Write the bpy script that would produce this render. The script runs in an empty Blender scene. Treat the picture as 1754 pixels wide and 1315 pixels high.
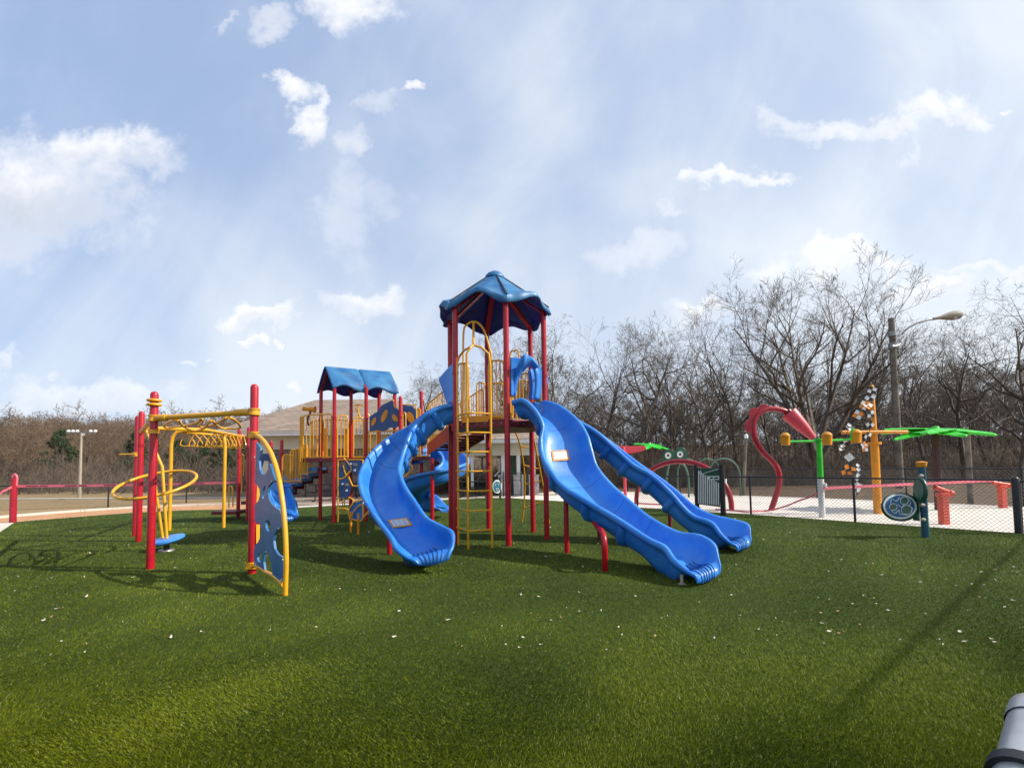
import bpy, math, random
import numpy as np
from mathutils import Vector, Matrix
from mathutils.geometry import tessellate_polygon
R = math.radians
rnd = random.Random(7)
SC = bpy.context.scene
COL = SC.collection

# ---------------------------------------------------------------- camera
CH = 1.6; FP = 800.0; PITCH = math.atan(39/800); ROLL = 0.0129
PX0, PY0 = 877.0, 756.0
FW = Vector((0, math.cos(PITCH), math.sin(PITCH)))
U0 = Vector((0, -math.sin(PITCH), math.cos(PITCH)))
RT = Vector((1, 0, 0))*math.cos(ROLL) - U0*math.sin(ROLL)
UP = Vector((1, 0, 0))*math.sin(ROLL) + U0*math.cos(ROLL)
CP = Vector((0, 0, CH))
cam_d = bpy.data.cameras.new('camera'); cam = bpy.data.objects.new('camera', cam_d); COL.objects.link(cam)
cam_d.sensor_width = 36; cam_d.lens = FP/1754*36; cam_d.shift_y = (PY0-657.5)/1754
cam_d.clip_start = 0.05; cam_d.clip_end = 3000
cam.matrix_world = Matrix((( RT.x, UP.x, -FW.x, 0), (RT.y, UP.y, -FW.y, 0), (RT.z, UP.z, -FW.z, CH), (0, 0, 0, 1)))
SC.camera = cam

# ---------------------------------------------------------------- world and sun
SUN_EL, SUN_AZ = R(38), R(97)          # azimuth clockwise from +Y: light comes from the right
SC.view_settings.view_transform = 'Standard'; SC.view_settings.look = 'None'
SC.view_settings.exposure = 0.32; SC.view_settings.gamma = 1.0
W = bpy.data.worlds.new('World'); SC.world = W; W.use_nodes = True
sun_d = bpy.data.lights.new('sun', 'SUN'); sun_d.energy = 4.6; sun_d.angle = R(0.55); sun_d.color = (1, .94, .84)
sun = bpy.data.objects.new('sun', sun_d); COL.objects.link(sun)
sdir = Vector((math.sin(SUN_AZ)*math.cos(SUN_EL), math.cos(SUN_AZ)*math.cos(SUN_EL), math.sin(SUN_EL)))
sun.rotation_euler = sdir.to_track_quat('Z', 'Y').to_euler(); sun.location = (30, 0, 30)

def ray(px, py): return FW*FP + RT*(px-PX0) + UP*(PY0-py)
def G(px, py, z=0.0):
    d = ray(px, py); t = (z-CH)/d.z; return CP + d*t
def A(px, py, Y):
    d = ray(px, py); return CP + d*(Y/d.y)
def V(px, py, P, Q):                    # on the vertical plane through P and Q
    d = ray(px, py); n = Vector((Q[1]-P[1], P[0]-Q[0], 0)); t = n.dot(Vector((P[0], P[1], 0))-Vector((0, 0, CH)))/n.dot(d)
    return CP + d*t

class NT:
    def __init__(s, tree): s.t = tree; s.n = tree.nodes; s.l = tree.links
    def new(s, ty, **k):
        n = s.n.new(ty)
        for a, b in k.items(): setattr(n, a, b)
        return n
    def put(s, sock, v):
        if isinstance(v, bpy.types.NodeSocket): s.l.new(v, sock)
        elif v is not None: sock.default_value = v
    def m(s, op, a, b=None, c=None, clamp=False):
        n = s.new('ShaderNodeMath', operation=op, use_clamp=clamp)
        s.put(n.inputs[0], a)
        if b is not None: s.put(n.inputs[1], b)
        if c is not None: s.put(n.inputs[2], c)
        return n.outputs[0]
    def mr(s, v, a, b, c=0.0, d=1.0, smooth=True):
        n = s.new('ShaderNodeMapRange', interpolation_type='SMOOTHSTEP' if smooth else 'LINEAR')
        for i, x in enumerate((v, a, b, c, d)): s.put(n.inputs[i], x)
        return n.outputs[0]
    def noise(s, vec, scale, detail=4, rough=.5, dist=0):
        n = s.new('ShaderNodeTexNoise'); s.put(n.inputs['Vector'], vec)
        n.inputs['Scale'].default_value = scale; n.inputs['Detail'].default_value = detail
        n.inputs['Roughness'].default_value = rough; n.inputs['Distortion'].default_value = dist
        return n.outputs[0]
    def mix(s, f, a, b, mode='MIX'):
        n = s.new('ShaderNodeMix', data_type='RGBA', blend_type=mode)
        s.put(n.inputs[0], f); s.put(n.inputs[6], a); s.put(n.inputs[7], b); return n.outputs[2]
    def comb(s, x, y, z):
        n = s.new('ShaderNodeCombineXYZ'); s.put(n.inputs[0], x); s.put(n.inputs[1], y); s.put(n.inputs[2], z); return n.outputs[0]

def sky():
    W.node_tree.nodes.clear(); N = NT(W.node_tree)
    out = N.new('ShaderNodeOutputWorld'); bg = N.new('ShaderNodeBackground')
    st = N.new('ShaderNodeTexSky', sky_type='NISHITA', sun_disc=False)
    st.sun_elevation = SUN_EL; st.sun_rotation = SUN_AZ; st.air_density = 1.0; st.dust_density = 1.6; st.ozone_density = 2.6
    tc = N.new('ShaderNodeTexCoord'); sp = N.new('ShaderNodeSeparateXYZ'); N.l.new(tc.outputs['Generated'], sp.inputs[0])
    x, y, z = sp.outputs
    yy = N.m('MAXIMUM', N.m('ABSOLUTE', y), .12)
    u = N.m('DIVIDE', x, yy); v = N.m('DIVIDE', z, yy)
    uv = N.comb(u, v, 0)
    # thin high cirrus veil: streaks that fan from the lower right
    ca, sa = math.cos(R(62)), math.sin(R(62))
    s1 = N.m('ADD', N.m('MULTIPLY', u, ca), N.m('MULTIPLY', v, sa)); s2 = N.m('SUBTRACT', N.m('MULTIPLY', v, ca), N.m('MULTIPLY', u, sa))
    streak = N.noise(N.comb(N.m('MULTIPLY', s1, .8), N.m('MULTIPLY', s2, 1.7), .3), 1.6, 6, .58, .9)
    soft = N.noise(uv, 1.6, 5, .5, .3)
    veil = N.m('ADD', N.m('MULTIPLY', streak, .38), N.m('MULTIPLY', soft, .77))
    veil = N.mr(veil, .42, .80, 0.40, .76)
    side = N.mr(u, -1.1, 1.2, -.14, .26, False)
    low = N.mr(v, .75, .0, 0.0, .22)
    veil = N.m('ADD', N.m('ADD', veil, side), low, clamp=True)
    col = N.mix(N.m('ADD', .52, N.m('MULTIPLY', veil, .44)), st.outputs[0], N.mix(N.mr(veil, .32, .95), (3.8, 4.9, 7.1, 1), (6.6, 7.1, 7.7, 1)))
    # cumulus
    n1 = N.noise(uv, 7.0, 6, .6); n2 = N.noise(N.comb(u, v, 3.7), 7.0, 6, .6); n3 = N.noise(uv, 22, 5, .6)
    du = N.m('ADD', u, N.m('MULTIPLY', N.m('SUBTRACT', n1, .5), .30)); dv = N.m('ADD', v, N.m('MULTIPLY', N.m('SUBTRACT', n2, .5), .22))
    blobs = [(40,330,190,95,.9,1.0),(150,262,130,42,.95,.45),(245,285,70,26,.5,.6),(598,8,58,44,.9,.15),(470,32,44,20,.5,.2),(380,36,14,9,.35,.1),(492,148,34,24,.9,.2),(540,195,24,46,.9,.25),
             (600,262,26,34,.45,.2),(640,182,30,18,.35,.2),(710,168,19,14,.85,.2),(590,365,48,74,.30,.2),(660,350,40,30,.2,.2),(440,540,56,18,.95,.55),(424,590,16,10,.8,.4),(466,588,9,7,.7,.4),(625,520,70,24,.85,.6),
             (516,655,12,12,.6,.6),(150,688,140,26,.6,.8),(8,632,26,20,.5,.7),(1090,432,70,24,.35,.1),(1195,527,68,26,.85,1.0),(1600,492,80,20,.85,.8),(1430,440,58,20,.8,.35),(1520,452,36,16,.7,.35),
             (1310,460,40,18,.55,.3),(1270,308,86,13,.8,.15),(1190,303,18,10,.7,.1),(1440,225,100,20,.7,.15),(1600,195,66,22,.85,.15),(1350,205,34,18,.5,.1),(1535,225,60,14,.6,.4),(1720,178,18,8,.6,.1),(1690,462,60,10,.5,.3),(340,628,14,6,.5,.2),(1570,280,14,30,.3,.1),(1128,364,18,10,.3,.1)]
    cover = None; shade = None
    for (px, py, rx, ry, a, g) in blobs:
        d = ray(px, py); cx, cy = d.x/d.y, d.z/d.y
        e = N.m('ADD', N.m('POWER', N.m('ABSOLUTE', N.m('MULTIPLY', N.m('SUBTRACT', du, cx), 800/rx)), 2), N.m('POWER', N.m('ABSOLUTE', N.m('MULTIPLY', N.m('SUBTRACT', dv, cy), 800/ry)), 2))
        mk = N.mr(N.m('ADD', e, N.m('MULTIPLY', N.m('SUBTRACT', n3, .5), 2.2)), 2.0, -.6, 0, a)
        gr = N.m('MULTIPLY', mk, N.mr(N.m('MULTIPLY', N.m('SUBTRACT', dv, cy), 800/ry), .75, -.6, 0, g))
        cover = mk if cover is None else N.m('MAXIMUM', cover, mk)
        shade = gr if shade is None else N.m('MAXIMUM', shade, gr)
    ccol = N.mix(shade, (8.5, 8.4, 8.4, 1), (4.1, 4.6, 5.4, 1))
    col = N.mix(cover, col, ccol)
    N.l.new(col, bg.inputs[0]); bg.inputs[1].default_value = 0.108
    N.l.new(bg.outputs[0], out.inputs[0])
sky()

# ---------------------------------------------------------------- materials
def mat(name, base, rough=.5, var=.12, scale=6, bump=0.0, bscale=60, metal=0.0, coat=0.0, col2=None, spec=.5, dirt=0.0):
    m = bpy.data.materials.new(name); m.use_nodes = True; N = NT(m.node_tree)
    b = m.node_tree.nodes['Principled BSDF']
    tc = N.new('ShaderNodeTexCoord'); geo = N.new('ShaderNodeNewGeometry')
    pos = geo.outputs['Position']
    n = N.noise(pos, scale, 5, .6)
    c2 = col2 or tuple(c*(1-var*2) for c in base)
    c = N.mix(N.mr(n, .35, .68), (*base, 1), (*c2, 1))
    if dirt:
        dn = N.noise(pos, 2.3, 6, .7)
        c = N.mix(N.mr(dn, .52, .75, 0, dirt), c, (.16, .14, .11, 1))
    N.l.new(c, b.inputs['Base Color'])
    b.inputs['Roughness'].default_value = rough
    rn = N.noise(pos, 14, 4, .6)
    N.l.new(N.mr(rn, .3, .7, rough*.8, min(1, rough*1.3), False), b.inputs['Roughness'])
    b.inputs['Metallic'].default_value = metal; b.inputs['Specular IOR Level'].default_value = spec
    b.inputs['Coat Weight'].default_value = coat
    if bump:
        bp = N.new('ShaderNodeBump'); bp.inputs['Strength'].default_value = bump; bp.inputs['Distance'].default_value = .02
        N.l.new(N.noise(pos, bscale, 5, .6), bp.inputs['Height']); N.l.new(bp.outputs[0], b.inputs['Normal'])
    return m
M = {}
M['blue'] = mat('blue_plastic', (.013, .165, .60), .36, .10, 1.5, .05, 9, coat=.08, col2=(.050, .26, .68))
M['panelblue'] = mat('blue_panel', (.035, .17, .40), .33, .1, 3, .03, 40, dirt=.05)
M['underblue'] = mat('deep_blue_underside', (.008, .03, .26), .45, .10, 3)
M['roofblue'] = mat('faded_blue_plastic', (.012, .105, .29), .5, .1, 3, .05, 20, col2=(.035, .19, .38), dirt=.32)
M['navy'] = mat('navy_panel', (.022, .075, .24), .35, .1, 4, .03, 40, dirt=.08)
M['red'] = mat('red_paint', (.47, .005, .017), .32, .12, 3, .02, 60, coat=.08, dirt=.12)
M['darkred'] = mat('dark_red_steel', (.17, .006, .016), .45, .12, 5, .03, 40, dirt=.2)
M['pink'] = mat('faded_pink_paint', (.68, .06, .085), .4, .1, 5, dirt=.1)
M['crim'] = mat('crimson_paint', (.38, .010, .026), .35, .1, 4, dirt=.05)
M['yellow'] = mat('yellow_paint', (.84, .40, .016), .35, .08, 4, .02, 60, coat=.1, dirt=.10)
M['gold'] = mat('deep_yellow_plastic', (.80, .30, .008), .4, .1, 4, dirt=.05)
M['green'] = mat('lime_green_paint', (.03, .60, .02), .35, .1, 4, dirt=.05)
M['dgreen'] = mat('dark_green_panel', (.012, .085, .05), .4, .1, 5, dirt=.1)
M['hoopgreen'] = mat('faded_green_tube', (.07, .16, .11), .45, .1, 5)
M['white'] = mat('white_paint', (.78, .78, .76), .5, .06, 5, dirt=.12)
M['offwhite'] = mat('cream_siding', (.62, .58, .47), .6, .06, 3, dirt=.12)
M['soffit'] = mat('tan_soffit', (.38, .33, .25), .7, .06, 3, dirt=.15)
M['black'] = mat('black_coated_metal', (.014, .014, .017), .4, .1, 8)
M['grey'] = mat('grey_steel', (.30, .30, .30), .4, .1, 8, metal=.5)
M['alu'] = mat('brushed_aluminium', (.56, .55, .54), .32, .08, 20, .05, 90, metal=.55, dirt=.15)
M['navypost'] = mat('navy_paint', (.012, .055, .11), .35, .15, 2, col2=(.015, .12, .14))
M['teal'] = mat('teal_panel', (.02, .20, .30), .4, .1, 5)
M['discblue'] = mat('pale_blue_panel', (.03, .16, .36), .4, .15, 9)
M['orange'] = mat('orange_red_paint', (.80, .075, .03), .4, .1, 8)
M['palmbrown'] = mat('maroon_brown_paint', (.06, .018, .014), .5, .2, 6)
M['woodpole'] = mat('weathered_pole_wood', (.20, .165, .125), .85, .25, 3, .4, 26)
M['bark'] = mat('grey_brown_bark', (.085, .066, .05), .9, .2, 5, .4, 14, col2=(.14, .11, .085))
M['twig'] = mat('brown_twigs', (.095, .072, .053), .9, .2, 2, col2=(.15, .115, .085))
M['hilltwig'] = mat('warm_brown_twigs', (.23, .155, .095), .9, .2, .06, col2=(.135, .095, .065))
M['deepwood'] = mat('dark_wood_twigs', (.095, .07, .051), .9, .2, .2, col2=(.145, .11, .082))
M['pine'] = mat('pine_needles', (.025, .045, .018), .8, .2, 1.2, col2=(.045, .075, .025))
M['tape'] = mat('pink_plastic_tape', (.80, .16, .22), .5, .1, 3)
M['ink'] = mat('black_print', (.02, .02, .02), .6, .1, 3)
M['leaf'] = mat('bleached_leaf', (.72, .64, .50), .8, .2, 40)
M['petal'] = mat('tan_leaf', (.45, .26, .15), .8, .2, 40)
M['flagorange'] = mat('orange_cloth', (.80, .26, .03), .8, .1, 10)
M['mulchy'] = None

def ground_mat(name, cols, scales, bump=.3, bscale=40, rough=.95, speck=None, joint=None):
    m = bpy.data.materials.new(name); m.use_nodes = True; N = NT(m.node_tree); b = m.node_tree.nodes['Principled BSDF']
    geo = N.new('ShaderNodeNewGeometry'); pos = geo.outputs['Position']
    c = (*cols[0], 1)
    for k, s in zip(cols[1:], scales): c = N.mix(N.mr(N.noise(pos, s, 6, .65), .42, .62), c, (*k, 1))
    if speck: c = N.mix(N.mr(N.noise(pos, speck[0], 2, .5), .62, .72), c, (*speck[1], 1))
    if joint:
        br = N.new('ShaderNodeTexBrick', offset=0.0); N.l.new(pos, br.inputs['Vector']); br.inputs['Scale'].default_value = 1; br.inputs['Brick Width'].default_value = joint; br.inputs['Row Height'].default_value = joint; br.inputs['Mortar Size'].default_value = .014; br.inputs['Mortar Smooth'].default_value = .3
        c = N.mix(N.m('MULTIPLY', br.outputs[1], .6), c, (.16, .14, .12, 1)); c = N.mix(N.mr(N.noise(pos, 1.1, 6, .7, 1.5), .55, .72, 0, .35), c, (.36, .32, .28, 1))
    N.l.new(c, b.inputs['Base Color']); b.inputs['Roughness'].default_value = rough; b.inputs['Specular IOR Level'].default_value = .2
    bp = N.new('ShaderNodeBump'); bp.inputs['Strength'].default_value = bump; bp.inputs['Distance'].default_value = .03
    N.l.new(N.noise(pos, bscale, 6, .7), bp.inputs['Height']); N.l.new(bp.outputs[0], b.inputs['Normal'])
    return m
M['litter'] = ground_mat('leaf_litter', [(.12, .08, .05), (.075, .052, .034), (.17, .115, .07)], [.4, 5], .6, 12)
M['drygrass'] = ground_mat('dry_lawn', [(.30, .205, .10), (.20, .16, .065), (.36, .25, .14)], [.5, 7], .5, 25)
M['straw'] = ground_mat('pine_straw_mulch', [(.50, .26, .13), (.36, .17, .08), (.58, .34, .19)], [2, 14], .7, 30)
M['concrete'] = ground_mat('pale_concrete', [(.62, .55, .47), (.50, .45, .39), (.68, .61, .53)], [.6, 9], .15, 30, joint=1.5)
M['pad'] = ground_mat('splash_pad_concrete', [(.70, .63, .56), (.58, .52, .46), (.76, .70, .63)], [.35, 3], .12, 40, joint=3.0)
M['patio'] = ground_mat('brown_grey_concrete', [(.33, .26, .21), (.27, .22, .18)], [.8], .15, 30)
M['turfbase'] = ground_mat('artificial_turf_backing', [(.045, .075, .012), (.03, .052, .009), (.06, .095, .018)], [.5, 30], .9, 90)
def blade_mat():
    m = bpy.data.materials.new('artificial_grass_blades'); m.use_nodes = True; N = NT(m.node_tree); b = m.node_tree.nodes['Principled BSDF']
    at = N.new('ShaderNodeAttribute', attribute_name='tint'); geo = N.new('ShaderNodeNewGeometry'); pos = geo.outputs['Position']
    c = N.mix(at.outputs['Fac'], (.056, .082, .002, 1), (.22, .25, .007, 1))
    c = N.mix(N.mr(N.noise(pos, .45, 5, .62), .42, .6, 0, .5), c, (.045, .068, .002, 1))
    c = N.mix(N.mr(at.outputs['Fac'], .95, .97), c, (.34, .33, .12, 1))
    N.l.new(c, b.inputs['Base Color']); b.inputs['Roughness'].default_value = .6; b.inputs['Specular IOR Level'].default_value = .12
    return m
M['blade'] = blade_mat()
def shingle_mat():
    m = bpy.data.materials.new('brown_asphalt_shingles'); m.use_nodes = True; N = NT(m.node_tree); b = m.node_tree.nodes['Principled BSDF']
    geo = N.new('ShaderNodeNewGeometry'); sp = N.new('ShaderNodeSeparateXYZ'); N.l.new(geo.outputs['Position'], sp.inputs[0])
    br = N.new('ShaderNodeTexBrick'); N.l.new(N.comb(sp.outputs[0], N.m('MULTIPLY', sp.outputs[2], 2.0), 0), br.inputs['Vector'])
    br.inputs['Scale'].default_value = 1.0; br.inputs['Brick Width'].default_value = .55; br.inputs['Row Height'].default_value = .26; br.inputs['Mortar Size'].default_value = .018
    br.inputs['Color1'].default_value = (.34, .26, .20, 1); br.inputs['Color2'].default_value = (.21, .155, .12, 1); br.inputs['Mortar'].default_value = (.12, .09, .07, 1)
    c = N.mix(N.mr(N.noise(geo.outputs['Position'], 30, 4, .6), .3, .7, 0, .4), br.outputs[0], (.30, .22, .16, 1))
    N.l.new(c, b.inputs['Base Color']); b.inputs['Roughness'].default_value = .9
    bp = N.new('ShaderNodeBump'); bp.inputs['Strength'].default_value = .5; bp.inputs['Distance'].default_value = .02
    N.l.new(br.outputs[1], bp.inputs['Height']); bp.invert = True; N.l.new(bp.outputs[0], b.inputs['Normal'])
    return m
M['shingle'] = shingle_mat()
def stone_mat(name, a, c_, mort, sc=2.6):
    m = bpy.data.materials.new(name); m.use_nodes = True; N = NT(m.node_tree); b = m.node_tree.nodes['Principled BSDF']
    geo = N.new('ShaderNodeNewGeometry'); vo = N.new('ShaderNodeTexVoronoi', feature='F1'); ve = N.new('ShaderNodeTexVoronoi', feature='DISTANCE_TO_EDGE')
    for v in (vo, ve): N.l.new(geo.outputs['Position'], v.inputs['Vector']); v.inputs['Scale'].default_value = sc
    sp = N.new('ShaderNodeSeparateColor'); N.l.new(vo.outputs['Color'], sp.inputs[0])
    c = N.mix(sp.outputs[0], (*a, 1), (*c_, 1)); c = N.mix(N.mr(ve.outputs[0], .0, .06, 1, 0), c, (*mort, 1))
    N.l.new(c, b.inputs['Base Color']); b.inputs['Roughness'].default_value = .9
    bp = N.new('ShaderNodeBump'); bp.inputs['Strength'].default_value = .7; bp.inputs['Distance'].default_value = .04
    N.l.new(ve.outputs[0], bp.inputs['Height']); N.l.new(bp.outputs[0], b.inputs['Normal'])
    return m
M['stone'] = stone_mat('brown_field_stone', (.20, .16, .13), (.09, .075, .065), (.045, .04, .035), 3.2)
M['palestone'] = stone_mat('pale_stone_pier', (.55, .53, .50), (.36, .35, .34), (.28, .27, .26), 5)
M['stucco'] = ground_mat('brown_stucco_wall', [(.17, .135, .105), (.13, .105, .085), (.20, .165, .13)], [.8, 6], .4, 20)
M['greywall'] = ground_mat('grey_wall', [(.20, .20, .19), (.16, .16, .155)], [2], .2, 20)

# ---------------------------------------------------------------- mesh helpers
def catmull(P, n=6, closed=False):
    P = [Vector(p) for p in P]; out = []; L = len(P)
    if L < 3: return P
    for i in range(L if closed else L-1):
        if closed: a, b, c, d = P[i-1], P[i], P[(i+1) % L], P[(i+2) % L]
        else:
            b, c = P[i], P[i+1]; a = P[i-1] if i else b*2-c; d = P[i+2] if i+2 < L else c*2-b
        for k in range(n):
            t = k/n; out.append(.5*((2*b)+(c-a)*t+(2*a-5*b+4*c-d)*t*t+(3*b-a-3*c+d)*t**3))
    if not closed: out.append(P[-1])
    return out
class MB:
    def __init__(s): s.v = []; s.f = []; s.mi = []; s.cur = 0
    def add(s, vs, fs):
        o = len(s.v); s.v += [tuple(x) for x in vs]
        for f in fs: s.f.append([i+o for i in f]); s.mi.append(s.cur)
        return s
    def box(s, c, size, X=None, Z=None):
        c = Vector(c); X = Vector(X or (1, 0, 0)).normalized(); Z = Vector(Z or (0, 0, 1)).normalized(); Y = Z.cross(X).normalized(); Z = X.cross(Y)
        a, b, d = (k/2 for k in size); vs = [c+X*(a*i)+Y*(b*j)+Z*(d*k) for i in (-1, 1) for j in (-1, 1) for k in (-1, 1)]
        return s.add(vs, [(0, 1, 3, 2), (4, 6, 7, 5), (0, 4, 5, 1), (2, 3, 7, 6), (0, 2, 6, 4), (1, 5, 7, 3)])
    def bar(s, p, q, w, h):
        p, q = Vector(p), Vector(q); X = (q-p); L = X.length; Z = Vector((0, 0, 1)) if abs(X.normalized().z) < .98 else Vector((0, 1, 0))
        Y = Z.cross(X).normalized(); Z = X.cross(Y).normalized()
        return s.box((p+q)/2, (L, w, h), X, Z)
    def tube(s, P, r, n=10, closed=False, smooth=0, caps=True, dome=False):
        P = [Vector(p) for p in P]
        if smooth: P = catmull(P, smooth, closed)
        L = len(P); rr = r if isinstance(r, (list, tuple)) else [r]*L
        if len(rr) != L: rr = [rr[0]+(rr[-1]-rr[0])*i/(L-1) for i in range(L)]
        T = []
        for i in range(L):
            a = P[i-1] if (i or closed) else P[0]; b = P[(i+1) % L] if (i < L-1 or closed) else P[-1]
            t = (b-a); T.append(t.normalized() if t.length > 1e-9 else Vector((0, 0, 1)))
        ref = Vector((0, 0, 1)) if abs(T[0].z) < .9 else Vector((1, 0, 0))
        u = T[0].cross(ref).normalized(); vs = []; rings = []
        if dome:
            e = P[-1]; t = T[-1]; rl = rr[-1]
            for k in (1, 2, 3): P.append(e+t*(rl*math.sin(k*R(29)))); rr = list(rr)+[rl*math.cos(k*R(29))]; T.append(t)
            L = len(P)
        for i in range(L):
            u = (u-T[i]*u.dot(T[i])); u = u.normalized() if u.length > 1e-6 else T[i].orthogonal().normalized(); w = T[i].cross(u)
            rings.append(len(vs)); vs += [P[i]+(u*math.cos(2*math.pi*k/n)+w*math.sin(2*math.pi*k/n))*rr[i] for k in range(n)]
        fs = []
        for i in range(L if closed else L-1):
            a, b = rings[i], rings[(i+1) % L]
            for k in range(n): fs.append((a+k, a+(k+1) % n, b+(k+1) % n, b+k))
        if caps and not closed: fs.append(tuple(range(n))[::-1]); fs.append(tuple(rings[-1]+k for k in range(n)))
        return s.add(vs, fs)
    def ring(s, c, r, rt, N=(0, 0, 1), n=24, m=8):
        c = Vector(c); N = Vector(N).normalized(); u = N.orthogonal().normalized(); w = N.cross(u)
        return s.tube([c+(u*math.cos(2*math.pi*k/n)+w*math.sin(2*math.pi*k/n))*r for k in range(n)], rt, m, closed=True)
    def plate(s, loops, th, nrm=None):
        loops = [[Vector(p) for p in L] for L in loops]
        if nrm is None:
            nrm = Vector((0, 0, 0)); L = loops[0]
            for i in range(len(L)): nrm += (L[i]-L[0]).cross(L[(i+1) % len(L)]-L[0])
        nrm = Vector(nrm).normalized(); h = nrm*(th/2)
        flat = [p for L in loops for p in L]; tris = tessellate_polygon(loops); K = len(flat)
        vs = [p+h for p in flat]+[p-h for p in flat]; fs = []
        for t in tris:
            a, b, c = t
            if (flat[b]-flat[a]).cross(flat[c]-flat[a]).dot(nrm) < 0: a, c = c, a
            fs.append((a, b, c)); fs.append((c+K, b+K, a+K))
        o = 0
        for L in loops:
            n = len(L)
            for i in range(n): j = (i+1) % n; fs.append((o+i, o+i+K, o+j+K, o+j))
            o += n
        return s.add(vs, fs)
    def lathe(s, c, prof, n=16, axis=(0, 0, 1)):
        c = Vector(c); N = Vector(axis).normalized(); u = N.orthogonal().normalized(); w = N.cross(u); vs = []
        for (r, z) in prof: vs += [c+N*z+(u*math.cos(2*math.pi*k/n)+w*math.sin(2*math.pi*k/n))*r for k in range(n)]
        fs = []
        for i in range(len(prof)-1):
            for k in range(n): fs.append((i*n+k, i*n+(k+1) % n, (i+1)*n+(k+1) % n, (i+1)*n+k))
        return s.add(vs, fs)
    def sheet(s, P): return s.add(P, [tuple(range(len(P)))])
    def build(s, name, m, parent=None, smooth=True, label=None, angle=.7, bevel=0, fixn=False):
        me = bpy.data.meshes.new(name); off = root_loc(parent)
        me.from_pydata([(v[0]-off.x, v[1]-off.y, v[2]-off.z) for v in s.v], [], s.f)
        ms = m if isinstance(m, (list, tuple)) else [m]
        for k in ms: me.materials.append(M[k] if isinstance(k, str) else k)
        if len(ms) > 1: me.polygons.foreach_set('material_index', s.mi)
        if fixn:
            import bmesh; bm = bmesh.new(); bm.from_mesh(me); bmesh.ops.recalc_face_normals(bm, faces=bm.faces); bm.to_mesh(me); bm.free()
        if smooth:
            me.shade_smooth(); me.set_sharp_from_angle(angle=angle)
        o = bpy.data.objects.new(name, me); COL.objects.link(o)
        if parent is not None: o.parent = parent
        if label: o['label'] = label
        if bevel:
            b = o.modifiers.new('bevel', 'BEVEL'); b.width = bevel; b.segments = 2; b.limit_method = 'ANGLE'
        return o
def root_loc(p):
    while p is not None and p.parent is not None: p = p.parent
    return Vector(p.location) if p is not None else Vector((0, 0, 0))
def tag(o, label, cat, group=None):
    o['label'] = label; o['category'] = cat
    if group: o['group'] = group
    return o
def thing(name, loc, label, cat, group=None):
    o = bpy.data.objects.new(name, None); COL.objects.link(o); o.location = loc; o.empty_display_size = .2
    return tag(o, label, cat, group)
def struct(name, mb, m, **k):
    o = mb.build(name, m, **k); o['kind'] = 'structure'; return o
def npmesh(name, verts, faces, m, parent=None, attr=None):
    me = bpy.data.meshes.new(name); nf, k = faces.shape
    me.vertices.add(len(verts)); me.vertices.foreach_set('co', np.ascontiguousarray(verts, dtype=np.float32).ravel())
    me.loops.add(nf*k); me.loops.foreach_set('vertex_index', np.ascontiguousarray(faces, dtype=np.int32).ravel())
    me.polygons.add(nf); me.polygons.foreach_set('loop_start', np.arange(0, nf*k, k, dtype=np.int32))
    try: me.polygons.foreach_set('loop_total', np.full(nf, k, dtype=np.int32))
    except Exception: pass
    me.update(calc_edges=True)
    me.materials.append(M[m] if isinstance(m, str) else m)
    if attr is not None:
        a = me.attributes.new('tint', 'FLOAT', 'POINT'); a.data.foreach_set('value', attr.astype(np.float32))
    o = bpy.data.objects.new(name, me); COL.objects.link(o)
    if parent is not None: o.parent = parent
    return o
def segmesh(S):
    """S: (n,8) p0 xyz, p1 xyz, r0, r1 -> verts, quads of three-sided prisms"""
    S = np.asarray(S, dtype=float); p0, p1 = S[:, :3], S[:, 3:6]; d = p1-p0; L = np.linalg.norm(d, axis=1, keepdims=True)+1e-9; d = d/L
    ref = np.where(np.abs(d[:, 2:3]) < .9, np.array([[0, 0, 1.]]), np.array([[1., 0, 0]]))
    u = np.cross(d, ref); u /= np.linalg.norm(u, axis=1, keepdims=True); w = np.cross(d, u); n = len(S)
    vs = np.zeros((n, 6, 3))
    for k in range(3):
        a = 2*math.pi*k/3; o = u*math.cos(a)+w*math.sin(a)
        vs[:, k] = p0+o*S[:, 6:7]; vs[:, 3+k] = p1+o*S[:, 7:8]
    b = (np.arange(n)*6)[:, None]
    F = np.concatenate([b+np.array([[0, 1, 4, 3]]), b+np.array([[1, 2, 5, 4]]), b+np.array([[2, 0, 3, 5]])])
    return vs.reshape(-1, 3), F
def post(p, z1, r=.057, parent=None, z0=0.0, m='red', collars=(), name='post', label=None, dome=True):
    b = MB(); b.tube([(p[0], p[1], z0-.02 if z0 == 0 else z0), (p[0], p[1], z1-(r if dome else 0))], r, 16, dome=dome)
    for z in collars:
        b.tube([(p[0], p[1], z-.03), (p[0], p[1], z-.015)], r+.012, 16); b.tube([(p[0], p[1], z+.015), (p[0], p[1], z+.03)], r+.012, 16)
        b.tube([(p[0], p[1], z-.014), (p[0], p[1], z+.014)], r+.006, 16)
    return b.build(name, m, parent, label=label)
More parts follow.
